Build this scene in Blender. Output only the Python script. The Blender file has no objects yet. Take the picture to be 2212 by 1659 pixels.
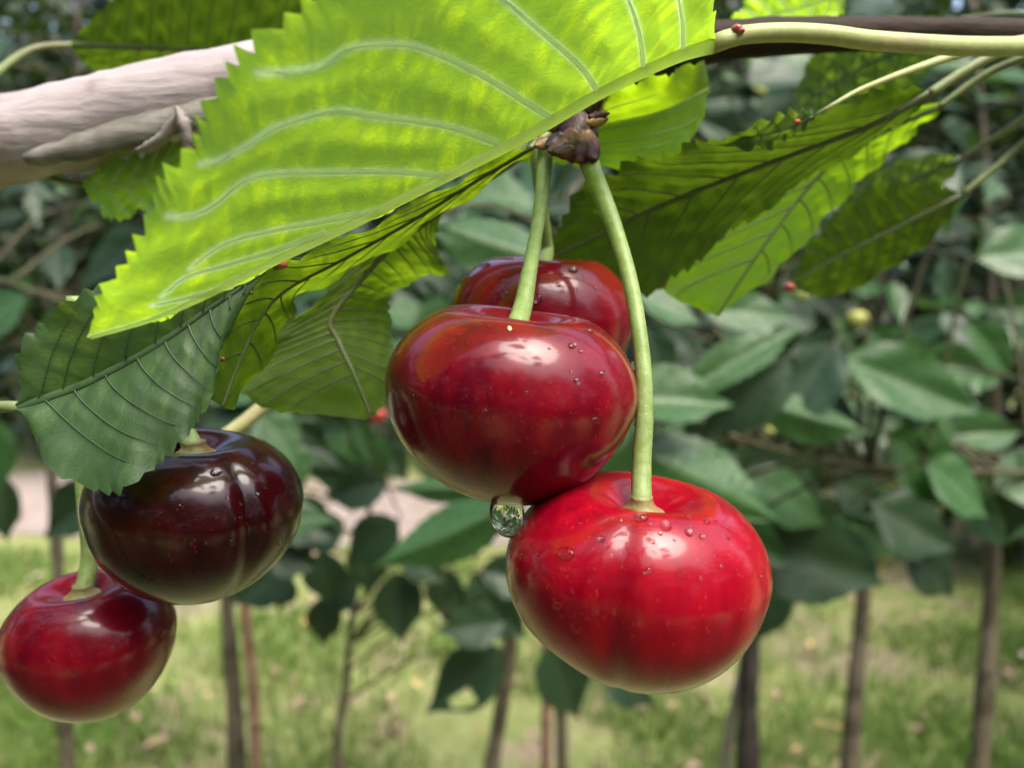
import bpy, math, random
import numpy as np
from mathutils import Vector, Matrix
from mathutils.bvhtree import BVHTree
from mathutils.kdtree import KDTree
random.seed(7); RNG = np.random.default_rng(11)
SC = bpy.context.scene
COL = SC.collection
# ------------------------------------------------------------------ camera
CAM_H, PITCH, FPX = 1.15, math.radians(11), 1668.0      # FPX: focal length in units of a 2212-wide picture
CX, CY = 1106.0, 829.5
cd = bpy.data.cameras.new('camera'); cam = bpy.data.objects.new('camera', cd); COL.objects.link(cam)
cam.location = (0, 0, CAM_H); cam.rotation_euler = (math.pi/2 - PITCH, 0, 0)
cd.sensor_width = 36; cd.lens = 36*FPX/2212; cd.clip_start = 0.002; cd.clip_end = 400
cd.dof.use_dof = True; cd.dof.focus_distance = 0.080; cd.dof.aperture_fstop = 22; cd.dof.aperture_blades = 0
SC.camera = cam
# ------------------------------------------------------------------ sky, sun, exposure
SUN_EL, SUN_AZ = math.radians(66), math.radians(135)     # azimuth from +Y towards +X
w = bpy.data.worlds.new('World'); SC.world = w; w.use_nodes = True
nt = w.node_tree; bg = nt.nodes['Background']
sky = nt.nodes.new('ShaderNodeTexSky'); sky.sky_type = 'NISHITA'; sky.sun_disc = False
sky.sun_elevation = SUN_EL; sky.sun_rotation = SUN_AZ
sky.air_density = 1.0; sky.dust_density = 5.0; sky.ozone_density = 1.0
nt.links.new(sky.outputs[0], bg.inputs[0]); bg.inputs[1].default_value = 0.15
sd = bpy.data.lights.new('sun', 'SUN'); sun = bpy.data.objects.new('sun', sd); COL.objects.link(sun)
sd.energy = 1.5; sd.angle = math.radians(40); sd.color = (1, .96, .88)
sun.location = (0, 0, 6)
sdir = Vector((math.sin(SUN_AZ)*math.cos(SUN_EL), math.cos(SUN_AZ)*math.cos(SUN_EL), math.sin(SUN_EL)))
sun.rotation_euler = sdir.to_track_quat('Z', 'Y').to_euler()
SC.view_settings.view_transform = 'Standard'; SC.view_settings.look = 'None'
SC.view_settings.exposure = 1.55; SC.view_settings.gamma = 1
SC.render.engine = 'CYCLES'
SC.cycles.use_denoising = True; SC.cycles.max_bounces = 7; SC.cycles.transparent_max_bounces = 8
SC.cycles.transmission_bounces = 8; SC.cycles.caustics_refractive = True; SC.cycles.caustics_reflective = False
SC.cycles.sample_clamp_indirect = 6; SC.cycles.filter_width = 1.5

# ------------------------------------------------------------------ helpers
RM = np.array(cam.rotation_euler.to_matrix()); CO = np.array([0, 0, CAM_H])
def at(x, y, d):
    return CO + RM @ np.array([(x-CX)/FPX*d, -(y-CY)/FPX*d, -d])
def ats(pts): return np.array([at(*p) for p in pts])
VIEW = RM @ np.array([0, 0, -1.0]); RIGHT = RM @ np.array([1.0, 0, 0]); UPV = RM @ np.array([0, 1.0, 0])
def nrm(a):
    a = np.asarray(a, float); return a/np.maximum(np.linalg.norm(a, axis=-1, keepdims=True), 1e-12)
def spline(P, n, arclen=True):
    P = np.asarray(P, float)
    if len(P) == 2: t = np.linspace(0, 1, n)[:, None]; return P[0]*(1-t)+P[1]*t
    Q = np.vstack([2*P[0]-P[1], P, 2*P[-1]-P[-2]]); m = len(P)-1
    k = 24; out = []
    for i in range(m):
        p0, p1, p2, p3 = Q[i:i+4]; t = np.linspace(0, 1, k, endpoint=False)[:, None]
        out.append(.5*((2*p1)+(-p0+p2)*t+(2*p0-5*p1+4*p2-p3)*t**2+(-p0+3*p1-3*p2+p3)*t**3))
    out = np.vstack(out+[P[-1:]])
    if not arclen:
        s = np.linspace(0, 1, len(out))
    else:
        s = np.r_[0, np.cumsum(np.linalg.norm(np.diff(out[:, :3], axis=0), axis=1))]; s /= max(s[-1], 1e-12)
    q = np.linspace(0, 1, n)
    return np.stack([np.interp(q, s, out[:, c]) for c in range(out.shape[1])], 1)
def mesh(name, V, F, mat, smooth=True, uv=None, attrs=None):
    me = bpy.data.meshes.new(name); V = np.asarray(V, float)
    me.from_pydata(V.tolist(), [], F if isinstance(F, list) else F.tolist())
    me.materials.append(mat)
    if smooth: me.polygons.foreach_set('use_smooth', np.ones(len(me.polygons), bool))
    if uv is not None:
        ul = me.uv_layers.new(name='UVMap'); idx = np.zeros(len(me.loops), int); me.loops.foreach_get('vertex_index', idx)
        ul.data.foreach_set('uv', np.asarray(uv, np.float32)[idx].ravel())
    for k, a in (attrs or {}).items():
        at_ = me.attributes.new(k, 'FLOAT', 'POINT'); at_.data.foreach_set('value', np.asarray(a, np.float32))
    me.update(); return me
def obj(name, me, parent=None, loc=None):
    o = bpy.data.objects.new(name, me); COL.objects.link(o)
    if loc is not None: o.location = Vector(loc)
    if parent is not None: o.parent = parent
    return o
def thing(name, label, cat, loc, group=None):
    o = bpy.data.objects.new(name, None); COL.objects.link(o); o.location = Vector(loc); o.empty_display_size = .01
    o['label'] = label; o['category'] = cat
    if group: o['group'] = group
    return o
def tag(o, label, cat, group=None):
    o['label'] = label; o['category'] = cat
    if group: o['group'] = group
    return o
def tube_geo(P, R, n=10, caps=True, jitter=0, flat=1.0):
    P = np.asarray(P, float); R = np.broadcast_to(np.asarray(R, float), (len(P),))
    T = nrm(np.gradient(P, axis=0)); up = np.array([.31, .2, .93])
    ref = nrm(np.cross(T[0], up)); V = []
    for i in range(len(P)):
        ref = nrm(ref - T[i]*np.dot(ref, T[i])); b = np.cross(T[i], ref)
        a = np.linspace(0, 2*math.pi, n, endpoint=False)
        rr = R[i]*(1+jitter*RNG.normal(size=n)) if jitter else R[i]*np.ones(n)
        V.append(P[i]+np.outer(np.cos(a)*rr, ref)+np.outer(np.sin(a)*rr*flat, b))
    V = np.vstack(V); m = len(P)
    i, j = np.meshgrid(np.arange(m-1), np.arange(n), indexing='ij'); j2 = (j+1) % n
    F = np.stack([i*n+j, i*n+j2, (i+1)*n+j2, (i+1)*n+j], -1).reshape(-1, 4).tolist()
    if caps:
        F.append(list(range(n))[::-1]); F.append([(m-1)*n+k for k in range(n)])
    return V, F
def tube(name, P, R, mat, parent, origin, n=10, jitter=0, flat=1.0):
    V, F = tube_geo(P, R, n, True, jitter, flat)
    L = np.r_[0, np.cumsum(np.linalg.norm(np.diff(P, axis=0), axis=1))]
    uv = np.stack([np.repeat(L*100, n), np.tile(np.arange(n)/n, len(P))], 1)
    return obj(name, mesh(name, V-np.asarray(origin), F, mat, uv=uv), parent)

# ------------------------------------------------------------------ materials
class NT:
    def __init__(s, name):
        s.m = bpy.data.materials.new(name); s.m.use_nodes = True; s.t = s.m.node_tree
        s.t.nodes.clear(); s.out = s.t.nodes.new('ShaderNodeOutputMaterial')
    def n(s, ty, **kw):
        nd = s.t.nodes.new('ShaderNode'+ty)
        for k, v in kw.items():
            if k.startswith('i_'):
                key = k[2:]; sock = nd.inputs[int(key)] if key.isdigit() else nd.inputs[key.replace('_', ' ')]
                if hasattr(v, 'is_linked') or isinstance(v, bpy.types.NodeSocket): s.t.links.new(v, sock)
                else: sock.default_value = v
            else: setattr(nd, k, v)
        return nd
    def link(s, a, b): s.t.links.new(a, b)
    def mix(s, f, a, b, blend='MIX'):
        nd = s.t.nodes.new('ShaderNodeMix'); nd.data_type = 'RGBA'; nd.blend_type = blend
        for k, v in ((0, f), (6, a), (7, b)):
            if isinstance(v, bpy.types.NodeSocket): s.t.links.new(v, nd.inputs[k])
            else: nd.inputs[k].default_value = v if k == 0 else (*v, 1)[:4]
        return nd.outputs[2]
    def math(s, op, a, b=0.0, c=0.0):
        nd = s.t.nodes.new('ShaderNodeMath'); nd.operation = op
        for k, v in ((0, a), (1, b), (2, c)):
            if isinstance(v, bpy.types.NodeSocket): s.t.links.new(v, nd.inputs[k])
            else: nd.inputs[k].default_value = v
        return nd.outputs[0]
    def ramp(s, f, stops):
        nd = s.t.nodes.new('ShaderNodeValToRGB'); cr = nd.color_ramp
        while len(cr.elements) < len(stops): cr.elements.new(.5)
        for e, (p, c) in zip(cr.elements, stops): e.position = p; e.color = (*c, 1)[:4] if len(c) < 4 else c
        s.t.links.new(f, nd.inputs[0]); return nd.outputs[0]
    def noise(s, vec, scale, detail=3, rough=.5, out=0):
        nd = s.n('TexNoise'); nd.inputs['Scale'].default_value = scale; nd.inputs['Detail'].default_value = detail
        nd.inputs['Roughness'].default_value = rough
        if vec is not None: s.t.links.new(vec, nd.inputs['Vector'])
        return nd.outputs[out]
    def mapr(s, v, a, b, c=0.0, d=1.0):
        nd = s.t.nodes.new('ShaderNodeMapRange'); s.t.links.new(v, nd.inputs[0])
        for k, x in zip((1, 2, 3, 4), (a, b, c, d)): nd.inputs[k].default_value = x
        return nd.outputs[0]
    def scalev(s, vec, sc):
        nd = s.t.nodes.new('ShaderNodeMapping'); nd.inputs['Scale'].default_value = sc; s.t.links.new(vec, nd.inputs[0]); return nd.outputs[0]

def leaf_mat(name, base, base2, veinc, tr_dark, tr_bright, tfac, rough, spec=.5, cell=4.5, bump=.00006, under=False, coat=0.0, veintr=(.62, .78, .38)):
    b = NT(name); uv = b.n('TexCoord').outputs['UV']
    ns = b.noise(uv, 2.2, 3)
    warp = b.n('VectorMath', operation='MULTIPLY_ADD', i_0=b.noise(uv, 3.0, 2, out=1), i_1=(.22, .22, 0), i_2=uv).outputs[0]
    st = b.scalev(warp, (1.0, .55, 1))
    vo = b.n('TexVoronoi', feature='DISTANCE_TO_EDGE', i_Vector=st, i_Scale=cell).outputs['Distance']
    vo2 = b.n('TexVoronoi', feature='DISTANCE_TO_EDGE', i_Vector=warp, i_Scale=cell*3.2).outputs['Distance']
    c1 = b.mapr(vo, 0.0, .42); c1.node.interpolation_type = 'SMOOTHSTEP'; c2 = b.mapr(vo2, 0.0, .2); c2.node.interpolation_type = 'SMOOTHSTEP'
    cellm = b.math('MULTIPLY', c1, b.mapr(b.noise(uv, 1.3, 2), .3, .7, .65, 1.0))
    cellm = b.math('MULTIPLY', cellm, b.math('MULTIPLY_ADD', c2, .45, .55))
    ve = b.n('Attribute', attribute_name='vein').outputs['Fac']
    bc = b.mix(ns, base, base2)
    bc = b.mix(b.math('MULTIPLY', b.math('SUBTRACT', 1.0, c1), .35), bc, veinc)
    bc = b.mix(b.math('MULTIPLY', ve, .8), bc, veinc)
    tc = b.mix(cellm, tr_dark, tr_bright)
    tc = b.mix(b.math('MULTIPLY', ve, .9), tc, veintr if under else tr_dark)
    hgt = b.math('ADD', b.math('MULTIPLY', c1, 1.0), b.math('MULTIPLY', c2, .35))
    bp = b.n('Bump', i_Strength=.6, i_Distance=bump, i_Height=hgt).outputs[0]
    rg = b.mapr(ns, .3, .7, rough-.07, rough+.08)
    pr = b.n('BsdfPrincipled', i_Base_Color=bc, i_Roughness=rg, i_Normal=bp)
    pr.inputs['Specular IOR Level'].default_value = spec; pr.inputs['Coat Weight'].default_value = coat; pr.inputs['Coat Roughness'].default_value = .2
    tl = b.n('BsdfTranslucent', i_Color=tc, i_Normal=bp)
    mx = b.n('MixShader', i_0=b.math('MULTIPLY_ADD', ve, (.93-tfac) if under else 0.0, tfac), i_1=pr.outputs[0], i_2=tl.outputs[0])
    b.link(mx.outputs[0], b.out.inputs[0]); return b.m
M = {}
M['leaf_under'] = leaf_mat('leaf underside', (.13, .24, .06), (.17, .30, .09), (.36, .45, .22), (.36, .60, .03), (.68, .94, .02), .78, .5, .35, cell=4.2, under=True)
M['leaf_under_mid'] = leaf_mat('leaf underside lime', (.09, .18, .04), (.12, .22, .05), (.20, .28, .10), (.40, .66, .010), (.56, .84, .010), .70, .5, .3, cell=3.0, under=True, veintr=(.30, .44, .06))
M['leaf_under_shaded'] = leaf_mat('leaf underside shaded green', (.030, .055, .012), (.042, .072, .016), (.05, .07, .02), (.10, .18, .006), (.16, .26, .008), .52, .55, .12, cell=3.4, under=True, veintr=(.07, .10, .012))  # leaf underside darkened in its colours to stand for shade
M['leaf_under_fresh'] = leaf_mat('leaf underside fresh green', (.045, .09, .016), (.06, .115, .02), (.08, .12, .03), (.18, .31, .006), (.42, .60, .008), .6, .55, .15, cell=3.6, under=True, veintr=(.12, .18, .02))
M['leaf_top'] = leaf_mat('leaf upper side', (.055, .115, .045), (.09, .165, .06), (.022, .05, .02), (.10, .20, .01), (.55, .80, .03), .34, .40, .4, cell=3.4, bump=.00005)
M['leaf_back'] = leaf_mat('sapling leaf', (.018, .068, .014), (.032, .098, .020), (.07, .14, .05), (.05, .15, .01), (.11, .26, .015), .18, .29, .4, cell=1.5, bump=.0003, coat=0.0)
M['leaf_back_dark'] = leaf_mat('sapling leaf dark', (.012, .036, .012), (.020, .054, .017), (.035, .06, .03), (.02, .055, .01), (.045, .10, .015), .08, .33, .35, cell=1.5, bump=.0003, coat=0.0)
b = NT('hedge leaf'); uv = b.n('TexCoord').outputs['UV']; ns = b.noise(uv, .6, 2)
c = b.mix(b.mapr(ns, .3, .7), (.005, .013, .004), (.020, .045, .009)); pr = b.n('BsdfPrincipled', i_Base_Color=c, i_Roughness=.42); pr.inputs['Specular IOR Level'].default_value = .4
tl = b.n('BsdfTranslucent', i_Color=b.mix(ns, (.06, .14, .01), (.14, .24, .02))); mx = b.n('MixShader', i_0=.12, i_1=pr.outputs[0], i_2=tl.outputs[0]); b.link(mx.outputs[0], b.out.inputs[0]); M['hedge'] = b.m

def stem_mat(name, c1, c2, c3, rough=.45, spec=.4, sc=900):
    b = NT(name); ob = b.n('TexCoord').outputs['Object']
    n1 = b.noise(ob, sc, 3); n2 = b.noise(ob, sc*.22, 2); n3 = b.noise(ob, sc*3.5, 2)
    c = b.mix(b.mapr(n1, .35, .65), c1, c2); c = b.mix(b.mapr(n2, .52, .72), c, c3); c = b.mix(b.mapr(n3, .55, .7, 0, .25), c, tuple(x*1.4 for x in c2))
    bp = b.n('Bump', i_Strength=.5, i_Distance=.0001, i_Height=b.math('ADD', n1, b.math('MULTIPLY', n3, .9))).outputs[0]
    pr = b.n('BsdfPrincipled', i_Base_Color=c, i_Roughness=rough, i_Normal=bp); pr.inputs['Specular IOR Level'].default_value = spec
    b.link(pr.outputs[0], b.out.inputs[0]); return b.m
M['stem'] = stem_mat('fruit stalk', (.20, .29, .08), (.27, .37, .12), (.15, .23, .05))
M['flare'] = stem_mat('stalk foot', (.20, .20, .07), (.26, .25, .09), (.24, .10, .05), sc=1400)
M['vein_top'] = stem_mat('vein upper', (.035, .07, .03), (.055, .10, .04), (.03, .06, .025), .4, sc=500)
M['vein_deep'] = stem_mat('vein deep', (.06, .085, .025), (.09, .12, .035), (.08, .075, .025), .5, sc=500)
M['petiole'] = stem_mat('petiole', (.36, .42, .15), (.42, .46, .18), (.42, .30, .20), .5, sc=300)
M['petiole_dull'] = stem_mat('petiole dull', (.16, .20, .07), (.20, .25, .09), (.20, .16, .09), .5, sc=300)
M['gland'] = stem_mat('gland', (.32, .05, .04), (.45, .12, .06), (.20, .03, .04), .2, .6)

def rib_mat(name, base, tr, tf):
    b = NT(name); ob = b.n('TexCoord').outputs['Object']; n = b.noise(ob, 500, 3)
    bp = b.n('Bump', i_Strength=.4, i_Distance=.0001, i_Height=n).outputs[0]
    pr = b.n('BsdfPrincipled', i_Base_Color=b.mix(n, base, tuple(x*1.25 for x in base)), i_Roughness=.5, i_Normal=bp); tl = b.n('BsdfTranslucent', i_Color=b.mix(n, tr, tuple(min(1, x*1.15) for x in tr)))
    mx = b.n('MixShader', i_0=tf, i_1=pr.outputs[0], i_2=tl.outputs[0]); b.link(mx.outputs[0], b.out.inputs[0]); return b.m
M['vein'] = rib_mat('vein', (.30, .42, .17), (.80, .92, .56), .66)
M['midrib'] = rib_mat('midrib', (.44, .50, .16), (.72, .80, .34), .68)
def cherry_mat(name, dark, mid, light, warm, fleck, fleck_amt):
    b = NT(name); ob = b.n('TexCoord').outputs['Object']
    st = b.scalev(ob, (1, 1, .38))
    n1 = b.noise(ob, 90, 3); n2 = b.noise(st, 420, 4, .6); n3 = b.noise(ob, 60, 2)
    c = b.mix(b.mapr(n1, .34, .66), dark, mid)
    c = b.mix(b.mapr(n2, .40, .72, 0, .8), c, light)
    at_ = b.n('Attribute', attribute_name='blush').outputs['Fac']
    c = b.mix(b.math('MULTIPLY', at_, b.mapr(n3, .3, .6, .2, .6)), c, warm)
    su = b.n('Attribute', attribute_name='suture').outputs['Fac']
    c = b.mix(b.math('MULTIPLY', su, .7), c, dark)
    vo = b.n('TexVoronoi', feature='F1', i_Vector=b.scalev(ob, (1, 1, .55)), i_Scale=1900)
    fl = b.math('MULTIPLY', b.mapr(vo.outputs['Distance'], .26, .12), b.math('GREATER_THAN', b.noise(ob, 500, 1), .53))
    c = b.mix(b.math('MULTIPLY', fl, fleck_amt), c, fleck)
    bp = b.n('Bump', i_Strength=.06, i_Distance=.0002, i_Height=b.noise(ob, 160, 2)).outputs[0]
    bp2 = b.n('Bump', i_Strength=.03, i_Distance=.0001, i_Height=b.noise(st, 700, 2)).outputs[0]
    pr = b.n('BsdfPrincipled', i_Base_Color=c, i_Roughness=.32, i_Normal=bp)
    pr.inputs['Specular IOR Level'].default_value = .1
    pr.inputs['Coat Weight'].default_value = .85; pr.inputs['Coat Roughness'].default_value = .12; pr.inputs['Coat IOR'].default_value = 1.42
    b.link(bp2, pr.inputs['Coat Normal'])
    pr.inputs['Subsurface Weight'].default_value = .25; pr.inputs['Subsurface Radius'].default_value = (1, .12, .1); pr.inputs['Subsurface Scale'].default_value = .0018
    b.link(pr.outputs[0], b.out.inputs[0]); return b.m
M['cherry_red'] = cherry_mat('cherry skin bright red', (.19, .0006, .008), (.29, .0008, .012), (.37, .004, .013), (.40, .02, .006), (.58, .07, .05), .3)
M['cherry_main'] = cherry_mat('cherry skin red', (.075, .0005, .006), (.16, .0008, .009), (.22, .003, .009), (.26, .022, .005), (.42, .045, .03), .25)
M['cherry_dark'] = cherry_mat('cherry skin dark', (.006, .0005, .0015), (.020, .0006, .002), (.042, .0012, .0025), (.07, .015, .004), (.16, .012, .010), .45)
M['scar'] = stem_mat('scar', (.5, .42, .25), (.6, .5, .3), (.4, .3, .2), .7)
b = NT('water'); pr = b.n('BsdfPrincipled', i_Base_Color=(1, 1, 1, 1), i_Roughness=.0, i_IOR=1.33); pr.inputs['Transmission Weight'].default_value = 1
b.link(pr.outputs[0], b.out.inputs[0]); M['water'] = b.m
def bark_mat(name, c1, c2, c3, sc, rough=.8, stretch=(1, 1, .25), bd=.0006, spec=.3):
    b = NT(name); ob = b.n('TexCoord').outputs['Object']; st = b.scalev(ob, stretch)
    n1 = b.noise(st, sc, 5, .6); n2 = b.noise(ob, sc*.35, 3)
    c = b.mix(b.mapr(n1, .35, .65), c1, c2); c = b.mix(b.mapr(n2, .48, .62), c, c3)
    bp = b.n('Bump', i_Strength=.8, i_Distance=bd, i_Height=n1).outputs[0]
    pr = b.n('BsdfPrincipled', i_Base_Color=c, i_Roughness=rough, i_Normal=bp); pr.inputs['Specular IOR Level'].default_value = spec
    b.link(pr.outputs[0], b.out.inputs[0]); return b.m
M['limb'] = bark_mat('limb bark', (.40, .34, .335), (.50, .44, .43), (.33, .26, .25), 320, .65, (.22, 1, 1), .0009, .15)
_t = M['limb'].node_tree; _p = [n for n in _t.nodes if n.type == 'BSDF_PRINCIPLED'][0]; _src = _p.inputs['Base Color'].links[0].from_socket     # shade painted into the bark colour, pale turning dark brown along the limb
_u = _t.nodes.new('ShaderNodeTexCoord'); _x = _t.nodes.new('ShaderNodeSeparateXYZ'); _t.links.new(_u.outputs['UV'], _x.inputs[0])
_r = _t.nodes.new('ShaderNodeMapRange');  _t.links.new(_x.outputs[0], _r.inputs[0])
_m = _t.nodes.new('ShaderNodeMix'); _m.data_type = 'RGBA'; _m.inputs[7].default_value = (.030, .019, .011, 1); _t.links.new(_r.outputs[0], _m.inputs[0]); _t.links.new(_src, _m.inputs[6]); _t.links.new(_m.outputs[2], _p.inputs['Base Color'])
M['peel'] = bark_mat('peeling bark', (.22, .21, .17), (.14, .13, .11), (.27, .26, .22), 420, .9, (.2, 1, 1), .0008)
M['spur'] = bark_mat('spur bark', (.03, .013, .006), (.06, .026, .010), (.018, .009, .006), 700, .4, (1, 1, .5), .0005, .3)
M['scale_brown'] = bark_mat('bud scale', (.06, .024, .008), (.12, .055, .018), (.045, .012, .008), 600, .35, (1, 1, .4), .0003, .3)
M['scale_pale'] = bark_mat('bud scale pale', (.18, .10, .035), (.22, .14, .05), (.10, .035, .02), 600, .35, (1, 1, .4), .0003, .3)
M['trunk'] = bark_mat('sapling bark', (.075, .062, .040), (.13, .11, .075), (.05, .042, .026), 60, .8, (1, 1, .3), .001)
M['trunk_dark'] = bark_mat('sapling bark dark', (.028, .024, .019), (.048, .042, .032), (.02, .017, .013), 60, .8, (1, 1, .3), .001)
M['cane'] = bark_mat('cane', (.20, .115, .075), (.25, .15, .10), (.16, .09, .06), 40, .7, (1, 1, .15), .0004)
M['cane_pale'] = bark_mat('cane pale', (.24, .21, .18), (.28, .25, .22), (.19, .16, .14), 40, .7, (1, 1, .15), .0004)
M['twig'] = bark_mat('twig', (.05, .05, .022), (.08, .09, .03), (.05, .036, .022), 300, .6)
M['unripe'] = bark_mat('unripe cherry skin', (.34, .36, .07), (.42, .42, .10), (.30, .34, .07), 120, .3, (1, 1, 1), .0001, .5)
M['redfar'] = bark_mat('far cherry skin', (.50, .05, .03), (.58, .08, .04), (.45, .04, .03), 120, .25, (1, 1, 1), .0001, .5)
# ground
b = NT('lawn soil'); ob = b.n('TexCoord').outputs['Object']
n1 = b.noise(ob, 5.0, 5, .6); n2 = b.noise(ob, 22, 4, .6); n3 = b.noise(ob, 1.6, 3)
c = b.mix(b.mapr(n2, .35, .65), (.16, .20, .06), (.26, .28, .11)); c = b.mix(b.mapr(n1, .50, .66), c, (.30, .23, .16)); c = b.mix(b.mapr(n3, .56, .7), c, (.28, .22, .17))
bp = b.n('Bump', i_Strength=.6, i_Distance=.02, i_Height=n2).outputs[0]
pr = b.n('BsdfPrincipled', i_Base_Color=c, i_Roughness=.9, i_Normal=bp); pr.inputs['Specular IOR Level'].default_value = .15
b.link(pr.outputs[0], b.out.inputs[0]); M['ground'] = b.m
b = NT('bare soil path'); ob = b.n('TexCoord').outputs['Object']
c = b.mix(b.mapr(b.noise(ob, 14, 5), .35, .65), (.24, .19, .17), (.30, .25, .22)); c = b.mix(b.mapr(b.noise(ob, 4, 3), .55, .7), c, (.26, .22, .15))
pr = b.n('BsdfPrincipled', i_Base_Color=c, i_Roughness=.9); b.link(pr.outputs[0], b.out.inputs[0]); M['path'] = b.m
b = NT('grass'); hu = b.n('Attribute', attribute_name='hue').outputs['Fac']
c = b.ramp(hu, [(0, (.10, .20, .03)), (.45, (.20, .29, .07)), (.75, (.29, .32, .12)), (1, (.42, .34, .22))])
pr = b.n('BsdfPrincipled', i_Base_Color=c, i_Roughness=.6); pr.inputs['Specular IOR Level'].default_value = .25
tl = b.n('BsdfTranslucent', i_Color=c); mx = b.n('MixShader', i_0=.35, i_1=pr.outputs[0], i_2=tl.outputs[0])
b.link(mx.outputs[0], b.out.inputs[0]); M['grass'] = b.m
b = NT('fallen leaf'); hu = b.n('Attribute', attribute_name='hue').outputs['Fac']
c = b.ramp(hu, [(0, (.30, .18, .12)), (.5, (.46, .33, .25)), (.75, (.55, .38, .08)), (1, (.62, .56, .48))])
pr = b.n('BsdfPrincipled', i_Base_Color=c, i_Roughness=.7); b.link(pr.outputs[0], b.out.inputs[0]); M['litter'] = b.m

# ------------------------------------------------------------------ setting: ground, path, grass, litter
def grid_sheet(name, x0, x1, y0, y1, nx, ny, mat, z=0, wav=0, edge=0):
    xs, ys = np.meshgrid(np.linspace(x0, x1, nx), np.linspace(y0, y1, ny), indexing='ij')
    zs = z + wav*(np.sin(xs*3.1+1)*np.cos(ys*2.3)+np.sin(xs*7+ys*5)*.4)
    if edge:
        t = (ys-y0)/(y1-y0); ys = ys + edge*(np.sin(xs*2.7)*.6+np.sin(xs*6.1+1)*.4)*(1-2*np.abs(t-.5))*0 + edge*np.sin(xs*2.7+t*4)*np.where(t < .5, 1, -1)*.5 + edge*.3*np.sin(xs*9+t*3)
    V = np.stack([xs, ys, zs], -1).reshape(-1, 3)
    i, j = np.meshgrid(np.arange(nx-1), np.arange(ny-1), indexing='ij')
    F = np.stack([i*ny+j, (i+1)*ny+j, (i+1)*ny+j+1, i*ny+j+1], -1).reshape(-1, 4)
    o = obj(name, mesh(name, V, F, mat)); o['kind'] = 'structure'; return o
grid_sheet('ground', -150, 150, -120, 180, 60, 60, M['ground'])
grid_sheet('path', -6, .15, 2.75, 3.55, 80, 8, M['path'], z=.006, edge=.12)
def blades(n, seed):
    r = np.random.default_rng(seed)
    y = 1.25 + 3.2*r.random(n)**1.5; x = (r.random(n)*2-1)*(y*.75+.3)
    clump = np.sin(x*9+np.sin(y*7)*2)+np.sin(y*11+x*4)+.9*np.sin(x*3.1-y*4.7)
    keep = (r.random(n) < .45+.3*clump) & ~((x < .1) & (y > 2.7) & (y < 3.6))
    x, y, clump = x[keep], y[keep], clump[keep]; n = len(x)
    h = .02+.05*r.random(n); a = r.random(n)*2*math.pi; wd = .0015+.0020*r.random(n)
    lx, ly = np.cos(a), np.sin(a); b = a+1.2+r.random(n)*.8; bx, by = np.cos(b)*h*.7, np.sin(b)*h*.7
    z0 = np.full(n, -.002)
    V = np.stack([np.stack([x-lx*wd, y-ly*wd, z0], -1), np.stack([x+lx*wd, y+ly*wd, z0], -1),
                  np.stack([x+bx*.45+lx*wd*.8, y+by*.45+ly*wd*.8, h*.65], -1), np.stack([x+bx*.45-lx*wd*.8, y+by*.45-ly*wd*.8, h*.65], -1),
                  np.stack([x+bx, y+by, h], -1)], 1).reshape(-1, 3)
    k = np.arange(n)[:, None]*5
    F = np.concatenate([k+[0, 1, 2, 3]], 1).tolist() + (k+np.array([3, 2, 4])).tolist()
    hue = np.clip(.42-.16*clump+.22*r.normal(size=n), 0, 1)
    return V, F, np.repeat(hue, 5)
V, F, hue = blades(75000, 3)
o = obj('grass', mesh('grass', V, F, M['grass'], False, attrs={'hue': hue})); tag(o, 'short patchy lawn grass covering the ground below the saplings', 'grass'); o['kind'] = 'stuff'
def litter(n, seed):
    r = np.random.default_rng(seed); V = []; F = []; H = []
    for i in range(n):
        y = 1.35+3.0*r.random()**1.3; x = (r.random()*2-1)*(y*.75+.2); a = r.random()*6.28; L = .010+.018*r.random(); W = L*.45
        c, s = math.cos(a), math.sin(a); k = len(V); z = .012+.03*r.random(); hh = r.random()
        for (u, v, dz) in ((-1, 0, 0), (-.3, -1, .006), (.5, -.7, .008), (1.1, 0, .002), (.5, .7, .008), (-.3, 1, .006), (.1, 0, 0)):
            V.append((x+c*u*L-s*v*W, y+s*u*L+c*v*W, z+dz)); H.append(hh)
        F += [[k, k+1, k+6], [k+1, k+2, k+6], [k+2, k+3, k+6], [k+3, k+4, k+6], [k+4, k+5, k+6], [k+5, k, k+6]]
    return V, F, H
V, F, H = litter(300, 5)
o = obj('leaf_litter', mesh('leaf_litter', V, F, M['litter'], False, attrs={'hue': H})); tag(o, 'dry tan and yellow fallen leaves scattered over the lawn', 'leaf litter'); o['kind'] = 'stuff'

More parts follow.
